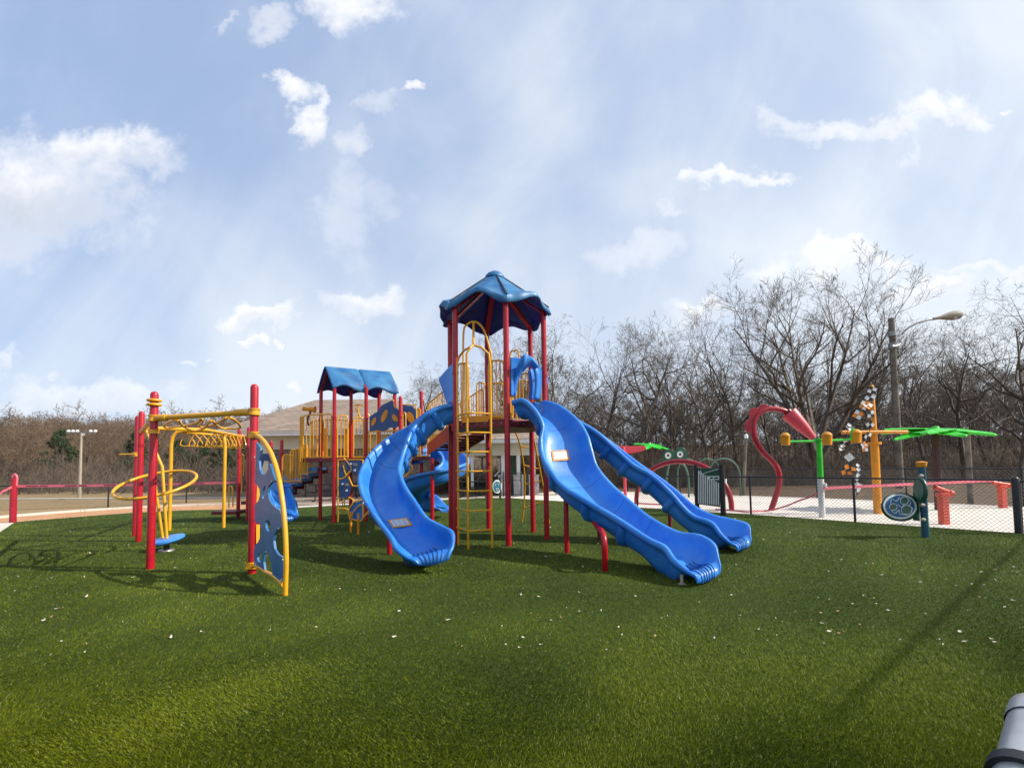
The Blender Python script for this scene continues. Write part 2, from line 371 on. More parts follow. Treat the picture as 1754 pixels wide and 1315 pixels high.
# ---------------------------------------------------------------- ground and setting
def hgt(x, y):
    h = 0.0
    d = math.hypot(x, y)
    if d > 30:
        ang = math.atan2(x, y)
        left = max(0, min(1, (-ang-.35)/.25))
        t = max(0, (y-48))/90; t = min(1.3, t)
        h += left*8.0*(t*t*(3-2*t) if t < 1 else 1)*(1+.15*math.sin(x*.035+1))
        t2 = max(0, min(1, (d-42)/60)); h += (1-left)*5.0*t2*t2
    return h
xs = np.unique(np.concatenate([np.linspace(-600, -150, 12), np.linspace(-150, 150, 76), np.linspace(150, 600, 12)]))
ys = np.unique(np.concatenate([np.linspace(-80, 20, 8), np.linspace(20, 200, 60), np.linspace(200, 900, 12)]))
gv = [(x, y, hgt(x, y)-.012) for y in ys for x in xs]; nx = len(xs)
gf = [(j*nx+i, j*nx+i+1, (j+1)*nx+i+1, (j+1)*nx+i) for j in range(len(ys)-1) for i in range(nx-1)]
g = MB(); g.add(gv, gf); struct('ground', g, 'litter')

turf_px = [(-60, 902), (60, 891.5), (140, 885), (225, 878.5), (320, 874), (400, 872.5), (494, 870.5), (546, 867.5), (640, 862), (720, 858), (790, 855), (828, 853.2), (871, 852.8), (908, 855.5), (960, 858.7), (1092, 869.8), (1286, 881.6), (1465, 894.5), (1743, 914)]
turf_far = [G(x, y) for x, y in turf_px]
e = (turf_far[-1]-turf_far[-2]).normalized()
turf_poly = turf_far+[turf_far[-1]+e*14, Vector((18, -8, 0)), Vector((-18, -8, 0)), Vector((-20, 8, 0))]
def zsheet(P, z): return [(p[0], p[1], z) for p in P]
def flat(name, P, z, m):
    b = MB(); t = tessellate_polygon([[Vector((p[0], p[1], 0)) for p in P]])
    fs = []
    for a, c, d in t:
        n = (Vector(P[c][:2]+(0,) if isinstance(P[c], tuple) else (P[c][0], P[c][1], 0))-Vector((P[a][0], P[a][1], 0))).cross(Vector((P[d][0], P[d][1], 0))-Vector((P[a][0], P[a][1], 0)))
        fs.append((a, c, d) if n.z > 0 else (d, c, a))
    b.add([(p[0], p[1], z) for p in P], fs)
    return struct(name, b, m, smooth=False)
flat('turf', turf_poly, .012, 'turfbase')
# dry lawn and mulch on the left
kerb_px = [(-160, 905), (0, 887), (128, 876.5), (250, 869), (380, 864.5), (470, 863.5)]
kerb = catmull([G(x, y) for x, y in kerb_px], 5)
flat('dry_lawn', kerb+[Vector((-9.5, 45, 0)), Vector((-75, 45, 0)), Vector((-75, 12, 0))], -.002, 'drygrass')
flat('mulch_strip', kerb+[Vector(p) for p in turf_far[6::-1]]+[Vector((-22, 9, 0))], .002, 'straw')
b = MB()
for i in range(len(kerb)-1):
    p, q = kerb[i], kerb[i+1]; n = Vector((-(q-p).y, (q-p).x, 0)).normalized()*.11
    b.add([p-n, q-n, q+n, p+n, *[v+Vector((0, 0, .07)) for v in (p-n, q-n, q+n, p+n)]], [(4, 5, 6, 7), (0, 1, 5, 4), (3, 7, 6, 2)])
struct('kerb', b, 'concrete', smooth=False)
b = MB(); p, q = G(-120, 856.5), G(440, 852.5)
b.bar(p+Vector((0, 0, .03)), q+Vector((0, 0, .03)), .5, .06); struct('far_kerb', b, 'concrete', smooth=False)
b = MB(); p, q = G(-160, 846)+Vector((0, 0, .25)), G(452, 842)+Vector((0, 0, .25)); 
# path corner at far left and pavement by the building
pa, pb = G(24, 896.5), G(-2, 914); flat('path', [G(-60, 898.5), pa, pb, pb+(pb-pa).normalized()*6, Vector((-26, 6, 0)), Vector((-26, 13, 0))], .030, 'concrete')
flat('patio', [G(478, 866), G(546, 864.5), G(640, 860), G(720, 856.5), G(850, 851.5), G(900, 849), (0.8, 44, 0), (-20, 44, 0), (-14, 27, 0)], .006, 'patio')
tf = turf_far
flat('pavement', [tf[6]+Vector((-.6, .0, 0)), tf[6], tf[7], tf[8], tf[9], tf[10], tf[11], tf[12], tf[13]+Vector((0, .6, 0)), tf[12]+Vector((0, 1.2, 0)), tf[11]+Vector((0, 1.2, 0)), tf[10]+Vector((0, 1.3, 0)), tf[9]+Vector((0, 1.2, 0)), tf[8]+Vector((0, 1.1, 0)), tf[7]+Vector((0, 1.0, 0)), tf[6]+Vector((0, .9, 0))], .014, 'concrete')
flat('splash_pad', [tf[12], tf[13], tf[14], tf[15], tf[16], tf[17], tf[18], tf[18]+e*14, G(1900, 872), G(1754, 868.5), G(1400, 853.3), G(1075, 842.5), G(960, 840)], .018, 'pad')

# artificial grass blades
rs = np.random.RandomState(3)
def in_poly(x, y, P):
    c = np.zeros(len(x), bool); n = len(P)
    for i in range(n):
        x0, y0, x1, y1 = P[i][0], P[i][1], P[i-1][0], P[i-1][1]
        t = ((y0 > y) != (y1 > y)); xi = (x1-x0)*(y-y0)/((y1-y0) if y1 != y0 else 1e-9)+x0
        c ^= t & (x < xi)
    return c
def blades(N):
    y0, y1 = 2.15, 24.0
    inv = rs.uniform(1/y1, 1/y0, N); Y = 1/inv; X = rs.uniform(-1, 1, N)*(1.28*Y+.6)
    k = in_poly(X, Y, turf_poly); X, Y = X[k], Y[k]; n = len(X)
    sc = np.maximum(1, Y/5.0)
    # pile direction varies in soft patches
    ph = np.sin(X*1.1+np.sin(Y*.9)*1.3)+np.sin(Y*1.7+X*.6)+.6*np.sin(X*3.1-Y*2.3)+rs.normal(0, 1.0, n)
    h = rs.uniform(.010, .024, n)*np.minimum(sc, 1.5); w = rs.uniform(.0014, .0030, n)*sc
    lean = rs.uniform(.5, 1.4, n)*h
    dx = np.cos(ph)*lean; dy = np.sin(ph)*lean
    a = rs.uniform(0, math.pi, n); ux, uy = np.cos(a)*w, np.sin(a)*w
    v = np.zeros((n, 3, 3)); v[:, 0] = np.stack([X-ux, Y-uy, np.full(n, .008)], 1); v[:, 1] = np.stack([X+ux, Y+uy, np.full(n, .008)], 1); v[:, 2] = np.stack([X+dx, Y+dy, h+.01], 1)
    F = np.arange(n*3).reshape(n, 3); t = np.repeat(rs.uniform(0, 1, n), 3)
    return v.reshape(-1, 3), F, t
bv, bf, bt = blades(1150000)
o = npmesh('grass', bv, bf, 'blade', attr=bt); o['kind'] = 'stuff'; tag(o, 'short green artificial grass covering the playground', 'grass')
# pale fallen leaves
b = MB()
for i in range(420):
    yy = 1/rnd.uniform(1/17, 1/4.0); xx = rnd.uniform(-1.1, 1.15)*yy
    if rnd.random() < .6 and xx < 0: continue
    if not in_poly(np.array([xx]), np.array([yy]), turf_poly)[0]: continue
    a = rnd.uniform(0, 6.28); L = rnd.uniform(.007, .020)*(1+.07*yy); w = L*rnd.uniform(.3, .6); c = Vector((xx, yy, .036)); u = Vector((math.cos(a), math.sin(a), rnd.uniform(-.2, .3)))*L; s_ = Vector((-math.sin(a), math.cos(a), rnd.uniform(-.3, .3)))*w
    b.cur = 0 if rnd.random() < .72 else 1
    b.add([c-u, c-u*.3+s_+Vector((0, 0, .006)), c+u*.6+s_*.7, c+u+Vector((0, 0, .012)), c+u*.4-s_, c-u*.5-s_*.8], [(0, 1, 5), (1, 2, 4, 5), (2, 3, 4)])
o = b.build('fallen_leaves', ['leaf', 'petal'], smooth=False); o['kind'] = 'stuff'; tag(o, 'small bleached leaves scattered over the turf', 'leaves')

# ---------------------------------------------------------------- trees
def tree_segs(seed, H=12, spread=.55, stems=1, levels=5, kids=(8, 5, 4, 4, 3), r0=.2, low=.3, up=.12, crook=.22, lens=(.55, .55, .55, .6, .6), nseg=(9, 6, 5, 3, 2), rmin=.006):
    rg = random.Random(seed); S = []; big = []
    def grow(p, d, L, r, lv):
        n = nseg[lv] if lv < len(nseg) else 1
        sl = L/n; rr = r; nodes = []
        for i in range(n):
            d = (d+Vector((rg.gauss(0, crook), rg.gauss(0, crook), rg.gauss(0, crook*.6)+up*(1 if lv else .5)))*(.35 if lv == 0 else .8)).normalized()
            q = p+d*sl; r2 = max(rmin, r*(1-.86*(i+1)/n))
            (big if lv <= 1 else S).append((*p, *q, rr, r2)); p = q; rr = r2; nodes.append((p, d, rr, (i+1)/n))
        if lv >= levels-1: return
        K = kids[lv]
        for k in range(K):
            t = low+(1-low)*(k+rg.random())/K if lv == 0 else .2+.8*(k+rg.random())/K
            nd = nodes[min(n-1, int(t*n))]; ax = nd[1]; o = ax.orthogonal().normalized(); w = ax.cross(o); a = rg.uniform(0, 6.28)+k*2.4
            side = (o*math.cos(a)+w*math.sin(a)); sp = spread*rg.uniform(.7, 1.35)
            nd_d = (ax*(1-sp*.6)+side*sp+Vector((0, 0, up))).normalized()
            base = nd[0]-nd[1]*rg.uniform(0, sl*.6)
            grow(base, nd_d, L*lens[lv]*rg.uniform(.7, 1.2)*(1.15-.5*t), max(rmin, min(nd[2]*.9, r*rg.uniform(.34, .5))), lv+1)
    if stems == 1: grow(Vector((0, 0, -.3)), Vector((0, 0, 1)), H*.86, r0, 0)
    else:
        for s_ in range(stems):
            a = 6.28*s_/stems+rg.uniform(-.4, .4); t = rg.uniform(.15, .62)
            p = Vector((0, 0, H*.10)); grow(p, Vector((math.cos(a)*t, math.sin(a)*t, 1)).normalized(), H*.84*rg.uniform(.85, 1.05), r0*.55, 0)
        big.append((0, 0, -.3, 0, 0, H*.05, r0*1.3, r0)); big.append((0, 0, H*.05, 0, 0, H*.12, r0, r0*.8))
    return np.array(big), np.array(S)
def xf(S, x, y, z, s, a):
    c, n = math.cos(a), math.sin(a); Rm = np.array([[c, -n, 0], [n, c, 0], [0, 0, 1]]); T = S.copy()
    T[:, :3] = S[:, :3]@Rm.T*s+[x, y, z]; T[:, 3:6] = S[:, 3:6]@Rm.T*s+[x, y, z]; T[:, 6:] *= s; return T
def tree_proto(seed, barkm='bark', twigm='twig', **k):
    big, S = tree_segs(seed, **k); return segmesh(big), segmesh(S), barkm, twigm
protos = {}
protos['broad'] = tree_proto(11, H=12, spread=.8, kids=(11, 6, 5, 5, 3), r0=.24, low=.25, up=.05)
protos['tall'] = tree_proto(12, H=12, spread=.6, kids=(13, 5, 5, 4, 3), r0=.20, low=.25, up=.06)
protos['crooked'] = tree_proto(17, H=12, spread=.95, crook=.34, kids=(11, 6, 5, 5, 3), r0=.26, low=.2, up=.04)
protos['slim'] = tree_proto(23, H=12, spread=.55, kids=(14, 5, 5, 4, 3), r0=.16, low=.25, up=.07)
protos['vase'] = tree_proto(31, H=12, spread=.55, stems=6, kids=(9, 6, 5, 4, 3), r0=.40, low=.22, up=.05, crook=.12, lens=(.48, .55, .55, .6, .6))
MESH = {}
def bare_tree(kind, x, y, s, a, label, group='bare trees behind the splash pad'):
    t = thing('bare_tree', (x, y, hgt(x, y)), label, 'tree', group); t.scale = (s, s, s); t.rotation_euler = (0, 0, a)
    if kind not in MESH:
        (bv, bf), (sv, sf), bm_, tm = protos[kind]
        o1 = npmesh('trunk', bv, bf, bm_, t); o2 = npmesh('crown', sv, sf, tm, t); o1.data.shade_smooth(); MESH[kind] = (o1.data, o2.data)
    else:
        for nm, me in zip(('trunk', 'crown'), MESH[kind]):
            o = bpy.data.objects.new(nm, me); COL.objects.link(o); o.parent = t
    return t
def by_px(px, pytop, Y): 
    p = A(px, 800, Y); top = A(px, pytop, Y).z; return p.x, Y, top-hgt(p.x, Y)
tl = [('vase', 1398, 452, 31, 'largest bare tree, forked wide crown against the sky left of the lamp pole'),
      ('broad', 958, 566, 34, 'bare tree directly behind the tower\'s right posts'),
      ('crooked', 1078, 545, 33, 'rounded bare tree with crooked limbs above the long slides'),
      ('tall', 1022, 590, 38, 'narrow bare tree between the tower and the rounded tree'),
      ('slim', 1150, 585, 36, 'slim bare tree above the frog eyes'),
      ('broad', 1215, 580, 37, 'bare tree standing above the chime panel'),
      ('tall', 1262, 560, 40, 'upright bare tree just left of the largest tree'),
      ('slim', 1330, 600, 39, 'thin bare tree over the red curved spray pipe'),
      ('broad', 1500, 560, 38, 'bare tree behind the yellow mast'),
      ('tall', 1590, 570, 34, 'bare tree under the cobra head lamp'),
      ('crooked', 1655, 560, 33, 'spreading bare tree right of the lamp, above the palm spray'),
      ('broad', 1745, 515, 30, 'big bare tree cut by the right edge of the photo'),
      ('slim', 1700, 560, 36, 'slim bare tree second from the right edge'),
      ('tall', 1445, 600, 36, 'bare tree right behind the green bucket post')]
for i, (k, px, py, Y, lab) in enumerate(tl):
    x, y, h = by_px(px, py, Y); bare_tree(k, x, y, h/12.0*(1.0 if k != 'vase' else .88), i*1.3, lab)
for i, (k, px, py, Y, lab) in enumerate([('broad', 738, 640, 44, 'bare tree seen between the gabled roof and the tower'), ('crooked', 690, 655, 46, 'bare tree above the crown shaped panel'), ('tall', 640, 672, 52, 'small bare tree behind the gabled roof'), ('broad', 800, 640, 46, 'bare tree seen through the climber on the tower'), ('tall', 872, 600, 42, 'bare tree behind the middle of the tower'), ('crooked', 905, 585, 40, 'bare tree behind the right slide hood')]):
    x, y, h = by_px(px, py, Y); bare_tree(k, x, y, h/12.0, 2+i*1.7, lab, 'bare trees behind the building')

# background wood as one mass
simple = [tree_segs(100+i, H=11, spread=.6+.1*i, levels=4, kids=(14, 7, 6, 4), r0=.15, low=.12, lens=(.4, .5, .55, .6), nseg=(6, 4, 3, 2), rmin=.010) for i in range(4)]
light = [tree_segs(200+i, H=11, spread=.75+.1*i, levels=4, kids=(11, 6, 5, 4), r0=.17, low=.12, lens=(.42, .5, .55, .6), nseg=(4, 3, 2, 1), rmin=.020) for i in range(4)]
simple = [np.concatenate([a_, np.column_stack([s_[:, :6], s_[:, 6:]*1.2])]) for a_, s_ in simple]; light = [np.concatenate([a_, s_]) for a_, s_ in light]
def wood(name, N, pxr, Yr, hr, m, label, cat, seed, src):
    rg = random.Random(seed); acc = []
    for i in range(N):
        px = pxr[0]+(pxr[1]-pxr[0])*(i+rg.random())/N; Y = rg.uniform(*Yr); p = A(px, 800, Y); h = rg.uniform(*hr)
        acc.append(xf(src[rg.randrange(4)], p.x, Y, hgt(p.x, Y), h/11, rg.uniform(0, 6.28)))
    v, f = segmesh(np.concatenate(acc)); o = npmesh(name, v, f, m); o['kind'] = 'stuff'; tag(o, label, cat); return o
wood('far_wood', 230, (870, 2050), (41, 68), (6.0, 11.5), 'deepwood', 'dense bare brown wood behind the splash pad', 'woodland', 5, simple)
wood('hill_wood', 950, (-330, 560), (52, 160), (5.5, 9), 'hilltwig', 'brown leafless wood covering the hill at left', 'woodland', 6, light)
# undergrowth
rg = random.Random(9); S = []
for i in range(2600):
    px = rg.uniform(640, 2000); Y = rg.uniform(30, 46); p = A(px, 800, Y); z = hgt(p.x, Y); hm = .35+.9*abs(math.sin(p.x*.31+1)*math.sin(p.x*.117+Y*.2))+rg.random()**4*1.2
    for k in range(11):
        q = Vector((p.x+rg.gauss(0, .35), Y+rg.gauss(0, .35), z)); d = Vector((rg.gauss(0, .5), rg.gauss(0, .5), 1)).normalized()*rg.uniform(.5, 2.4)*hm
        mid = q+d*.5+Vector((rg.gauss(0, .15), rg.gauss(0, .15), 0)); S.append((*q, *mid, .016, .011)); S.append((*mid, *(q+d+Vector((rg.gauss(0, .3), rg.gauss(0, .3), 0))), .011, .006))
for i in range(1700):
    px = rg.uniform(-300, 560); Y = rg.uniform(31, 62); p = A(px, 800, Y); z = hgt(p.x, Y); hm = .3+.9*abs(math.sin(p.x*.23+2)*math.sin(p.x*.09+Y*.17))+rg.random()**4*1.3
    for k in range(7):
        q = Vector((p.x+rg.gauss(0, .5), Y+rg.gauss(0, .5), z)); d = Vector((rg.gauss(0, .5), rg.gauss(0, .5), 1)).normalized()*rg.uniform(.6, 2.8)*hm
        mid = q+d*.5+Vector((rg.gauss(0, .2), rg.gauss(0, .2), 0)); S.append((*q, *mid, .022, .015)); S.append((*mid, *(q+d+Vector((rg.gauss(0, .4), rg.gauss(0, .4), 0))), .015, .008))
v, f = segmesh(S); o = npmesh('undergrowth', v, f, 'deepwood'); o['kind'] = 'stuff'; tag(o, 'tangled leafless undergrowth along the edge of the woods', 'undergrowth')
# pines
def pine_proto(seed):
    rg = random.Random(seed); b = MB(); b.tube([(0, 0, -.5), (.1, 0, 4), (0, .1, 7.2)], [.16, .05], 6)
    vs = []; 
    for c in range(46):
        z = rg.uniform(2.6, 8.2); rad = (2.3 if z < 5 else 2.3*(8.9-z)/3.9)*rg.random()**.5; a = rg.uniform(0, 6.28); cc = Vector((rad*math.cos(a), rad*math.sin(a), z)); cs = rg.uniform(.4, .75)
        for k in range(80):
            d = Vector((rg.gauss(0, 1), rg.gauss(0, 1), rg.gauss(0, .7))); d = d.normalized()*cs*rg.random()**.4; p = cc+d
            u = Vector((rg.gauss(0, 1), rg.gauss(0, 1), rg.gauss(0, 1))).normalized()*.2; w = Vector((rg.gauss(0, 1), rg.gauss(0, 1), rg.gauss(0, 1))).normalized()*.08
            vs += [p-u+w, p+u, p-w]
    vs = np.array([tuple(v) for v in vs]); return b, vs
pine_me = []
for sd in (1, 2):
    b, vs = pine_proto(sd); t_ = None
    pine_me.append((b, vs))
PM = {}
for i, (k, px, py, Y, lab) in enumerate([(0, 106, 731, 50, 'dark green pine on the brown hill left of the floodlight pole'), (1, 305, 748, 50, 'dark pine behind the yellow arch posts, left one'), (0, 345, 752, 46, 'dark pine seen through the hanging triangle handles'), (1, 385, 742, 44, 'dark pine just left of the building roof'),
        (0, 418, 735, 40, 'dark pine touching the left end of the building roof'), (1, 330, 775, 52, 'low dark pine behind the overhead ladder'), (0, 236, 735, 52, 'dark pine behind the back red posts at left')]):
    x, y, h = by_px(px, py, Y); s = h/8.8
    t = thing('pine_tree', (x, y, hgt(x, y)), lab, 'tree', 'pines at left'); t.scale = (s, s, s); t.rotation_euler = (0, 0, i*1.1)
    if k not in PM:
        b, vs = pine_me[k]; o1 = b.build('trunk', 'bark'); o1.parent = t; o2 = npmesh('crown', vs, np.arange(len(vs)).reshape(-1, 3), 'pine', t); PM[k] = (o1.data, o2.data)
    else:
        for nm, me in zip(('trunk', 'crown'), PM[k]): o = bpy.data.objects.new(nm, me); COL.objects.link(o); o.parent = t

# ---------------------------------------------------------------- chain link fences
def chain_fence(pts, H, label, step=.085, wr=.0035, post_every=None, rp=.028, group='chain link fences'):
    t = thing('chain_link_fence', (pts[0].x, pts[0].y, 0), label, 'fence', group); S = []
    rail = MB(); rail.tube([(p.x, p.y, H) for p in pts], .022, 8); rail.build('top_rail', 'black', t)
    for i in range(len(pts)-1):
        p, q = pts[i], pts[i+1]; L = (q-p).length; d = (q-p)/L; n = int((L+H)/step)
        for k in range(n):
            a = k*step
            for sg in (0, 1):
                x0, x1 = a-H, a
                z0, z1 = 0, H
                if x0 < 0: z0 = -x0; x0 = 0
                if x1 > L: z1 = H-(x1-L); x1 = L
                if z1 <= z0: continue
                if sg: z0, z1 = H-z0, H-z1
                A0 = p+d*x0; B0 = p+d*x1; S.append((A0.x, A0.y, z0+.03, B0.x, B0.y, z1*.99+.01, wr, wr))
    v, f = segmesh(S); v -= np.array([[pts[0].x, pts[0].y, 0]]); npmesh('mesh_wire', v, f, 'black', t)
    for p in pts:
        post(p, H+.05, rp, t, m='black', name='fence_post')
    return t
def spaced(P, d):
    out = [P[0]]
    for i in range(len(P)-1):
        L = (P[i+1]-P[i]).length; n = max(1, round(L/d)); out += [P[i].lerp(P[i+1], k/n) for k in range(1, n+1)]
    return out
nf = [G(880, 853), G(1092, 869.6), G(1286.5, 881.6), G(1465, 894.5), G(1741, 914)]
chain_fence(spaced(nf[1:], 2.7), 1.13, 'black chain link fence between the turf and the splash pad')
t = chain_fence([G(1746, 914)+Vector((.06, 0, 0)), turf_far[-1]+e*6+Vector((.3, 0, 0))], 1.1, 'black chain link gate past the thick corner post at right')
post(G(1745, 914), 1.2, .06, t, m='black', name='gate_post')
ff = [G(930, 838.5), G(1075, 841.8), G(1400, 852.5), G(1754, 867.5), G(1900, 871)]
chain_fence(spaced(ff, 3), 1.25, 'black chain link fence along the far side of the splash pad', .11, .004)
lf = [G(-70, 876), G(185, 869), G(319, 861), G(440, 856)]
chain_fence(spaced(lf, 4.2), .98, 'black chain link fence across the dry lawn at left', .10, .004)

# ---------------------------------------------------------------- buildings
def restroom():
    t = thing('park_building', (-9, 26, 0), 'tan park building with brown shingle hip roof behind the gabled deck', 'building')
    Y0 = 25.0
    p0 = A(448, 800, Y0); p1 = A(742, 800, Y0+.6); ez = A(480, 746, Y0).z
    x0, x1, D = p0.x, p1.x, 10.0; yb = Y0
    wl = A(472, 800, Y0).x
    w = MB(); w.box(((wl+x1)/2, yb+D/2, (ez-.75)/2), (x1-wl, D, ez-.75)); w.build('wall', 'stucco', t, smooth=False)
    for a_, b_ in ((690, 742), (556, 628)):
        s = MB(); xa, xb = A(a_, 800, Y0).x, A(b_, 800, Y0).x; s.box(((xa+xb)/2, yb-.06, (ez-.95)/2), (xb-xa, .12, ez-.95)); s.build('stone_facing', 'stone', t, smooth=False)
    b_ = MB(); b_.box(((x0+x1)/2, yb+D/2-.05, ez-.38), (x1-x0+.1, D+.1, .72)); b_.build('upper_band', 'offwhite', t, smooth=False)
    b_ = MB(); b_.box((A(455, 800, Y0).x, yb+.02, ez/2-.2), (.5, .5, ez-.5)); b_.build('column', 'offwhite', t, smooth=False)
    b_ = MB(); xj = A(524, 800, Y0).x; b_.box((xj, yb-.008, 1.0), (.05, .02, 2.0)); b_.build('wall_joint', 'ink', t, smooth=False)
    ov = .9
    f = MB(); 
    a, b2, c, d = (x0-ov-1.2, yb-ov), (x1+ov, yb-ov), (x1+ov, yb+D+ov), (x0-ov-1.2, yb+D+ov)
    for (p, q) in ((a, b2), (b2, c), (c, d), (d, a)):
        f.bar((p[0], p[1], ez+.02), (q[0], q[1], ez+.02), .06, .17); f.bar((p[0]+0, p[1]-.05 if p[1] == q[1] == a[1] else p[1], ez+.13), (q[0], q[1]-.05 if p[1] == q[1] == a[1] else q[1], ez+.13), .1, .06)
    f.build('gutter', 'white', t, smooth=False)
    s = MB(); s.box(((a[0]+b2[0])/2, (a[1]+c[1])/2, ez-.04), (b2[0]-a[0]-.08, c[1]-a[1]-.08, .04)); s.build('soffit', 'soffit', t, smooth=False)
    rz = A(540, 685, yb+D/2).z; rx0 = A(540, 685, yb+D/2).x; rx1 = x1-3.2
    e = .17; z = ez+.17
    r = MB(); r.add([(a[0]-.1, a[1]-.12, z), (b2[0]+.1, b2[1]-.12, z), (c[0]+.1, c[1]+.1, z), (d[0]-.1, d[1]+.1, z), (rx0, yb+D/2, rz), (rx1, yb+D/2, rz)],
                    [(0, 1, 5, 4), (1, 2, 5), (2, 3, 4, 5), (3, 0, 4), (3, 2, 1, 0)]); r.build('roof', 'shingle', t, smooth=False)
restroom()
def pavilion():
    Yp = 24.0; t = thing('picnic_pavilion', (-1, 27, 0), 'open picnic pavilion with white columns and pale stone piers behind the tower', 'pavilion')
    xl, xr = A(806, 800, Yp).x, A(1000, 800, Yp).x; ez = A(860, 758, Yp).z; D = 8
    bm_ = MB(); 
    for y in (Yp, Yp+D): bm_.box(((xl+xr)/2, y, ez-.35), (xr-xl, .3, .62))
    for x in (xl+.15, xr-.15): bm_.box((x, Yp+D/2, ez-.352), (.3, D-.3, .62))
    bm_.build('beam', 'offwhite', t, smooth=False)
    for (px, w_) in ((793+16, .22), (862, .3), (888, .3), (914, .3), (960, .3), (995, .3)):
        x = A(px, 800, Yp).x
        c = MB(); c.box((x, Yp, ez/2), (w_*.62, w_*.62, ez-.66)); c.build('column', 'white', t, smooth=False)
        if px > 850: s = MB(); s.box((x, Yp, .5), (w_*1.7, w_*1.7, 1.0)); s.box((x, Yp, 1.03), (w_*1.9, w_*1.9, .06)); s.build('pier', 'palestone', t, smooth=False)
        c = MB(); c.box((x, Yp+D, ez/2), (w_*.62, w_*.62, ez-.66)); c.build('column', 'white', t, smooth=False)
    g_ = MB(); xg = A(878, 800, Yp).x; g_.box((xg, Yp+1.5, ez/2-.2), (.3, .3, ez-.4)); g_.build('column', 'hoopgreen', t, smooth=False, label='grey green inner column')
    w_ = MB(); xa, xb = A(846, 800, Yp).x, A(905, 800, Yp).x; w_.box(((xa+xb)/2+.3, Yp+2.4, .55), (xb-xa, .2, 1.1)); w_.build('low_wall', 'greywall', t, smooth=False)
    br = MB(); x = A(857, 800, Yp).x
    br.tube([(x-.7, Yp+.2, ez-.7), (x-.25, Yp+.2, ez-.7), (x-.05, Yp+.2, ez-.95), (x-.05, Yp+.2, 1.25), (x-.3, Yp+.2, 1.0)], .04, 6); br.build('bracket_frame', 'white', t)
    ov = .8; a, b2, c, d = (xl-ov-.5, Yp-ov), (xr+ov, Yp-ov), (xr+ov, Yp+D+ov), (xl-ov-1.9, Yp+D+ov); f = MB()
    for (p, q) in ((a, b2), (b2, c), (c, d), (d, a)): f.bar((p[0], p[1], ez+.05), (q[0], q[1], ez+.05), .06, .2)
    f.build('gutter', 'white', t, smooth=False)
    s = MB(); s.plate([[(a[0]+.05, a[1]+.05, ez-.03), (b2[0]-.05, b2[1]+.05, ez-.03), (c[0]-.05, c[1]-.05, ez-.03), (d[0]+.05, d[1]-.05, ez-.03)]], .04); s.build('soffit', 'offwhite', t, smooth=False)
    rz = A(880, 716, Yp+D/2).z; z = ez+.16
    r = MB(); r.add([(a[0]-.08, a[1]-.08, z), (b2[0]+.08, b2[1]-.08, z), (c[0]+.08, c[1]+.08, z), (d[0]-.08, d[1]+.08, z), ((xl+xr)/2-.6, Yp+D/2, rz), ((xl+xr)/2+.6, Yp+D/2, rz)], [(0, 1, 5, 4), (1, 2, 5), (2, 3, 4, 5), (3, 0, 4), (3, 2, 1, 0)]); r.build('roof', 'shingle', t, smooth=False)
pavilion()
def picnic(px, py, label, a=0, s=1):
    p = G(px, py); t = thing('picnic_table', p, label, 'picnic table', 'picnic tables'); X = Vector((math.cos(a), math.sin(a), 0)); Yv = Vector((-X.y, X.x, 0)); Z = Vector((0, 0, 1))
    for k in range(5): pass
    b = MB(); [b.box(p+Z*.76+Yv*(.15*(k-2)), (1.8, .13, .04), X) for k in range(5)]; b.build('tabletop', 'black', t, smooth=False)
    for sg in (-1, 1):
        b = MB(); [b.box(p+Z*.45+Yv*(sg*(.68+.14*k)), (1.8, .12, .04), X) for k in range(2)]; b.build('bench', 'black', t, smooth=False)
        b = MB(); c = p+X*(.6*sg)
        b.tube([c-Yv*.75+Z*.03, c-Yv*.35+Z*.03, c-Yv*.2+Z*.72, c+Yv*.2+Z*.72, c+Yv*.35+Z*.03, c+Yv*.75+Z*.03], .03, 6); b.tube([c-Yv*.8+Z*.41, c+Yv*.8+Z*.41], .025, 6); b.build('leg', 'black', t)
picnic(566, 857, 'dark picnic table by the building wall under the gabled deck', .1)
picnic(628, 853, 'dark picnic table behind the climbing frame below the gabled deck', .1)
picnic(812, 851.5, 'dark picnic table on the patio seen through the tower ladder', 0)
picnic(836, 846, 'dark picnic table under the pavilion, right of the one seen through the ladder', .3)
b = MB(); fpts = [G(862.5, 851), G(893, 850.5)]
t = thing('metal_railing', fpts[0], 'short black metal railing in front of the pavilion piers', 'railing')
for p in fpts: post(p, 1.25, .03, t, m='black', name='rail_post')
b = MB()
for z in (1.15, .8, .12): b.bar(fpts[0]+Vector((0, 0, z)), fpts[1]+Vector((0, 0, z)), .03, .03)
b.build('rail', 'black', t, smooth=False)
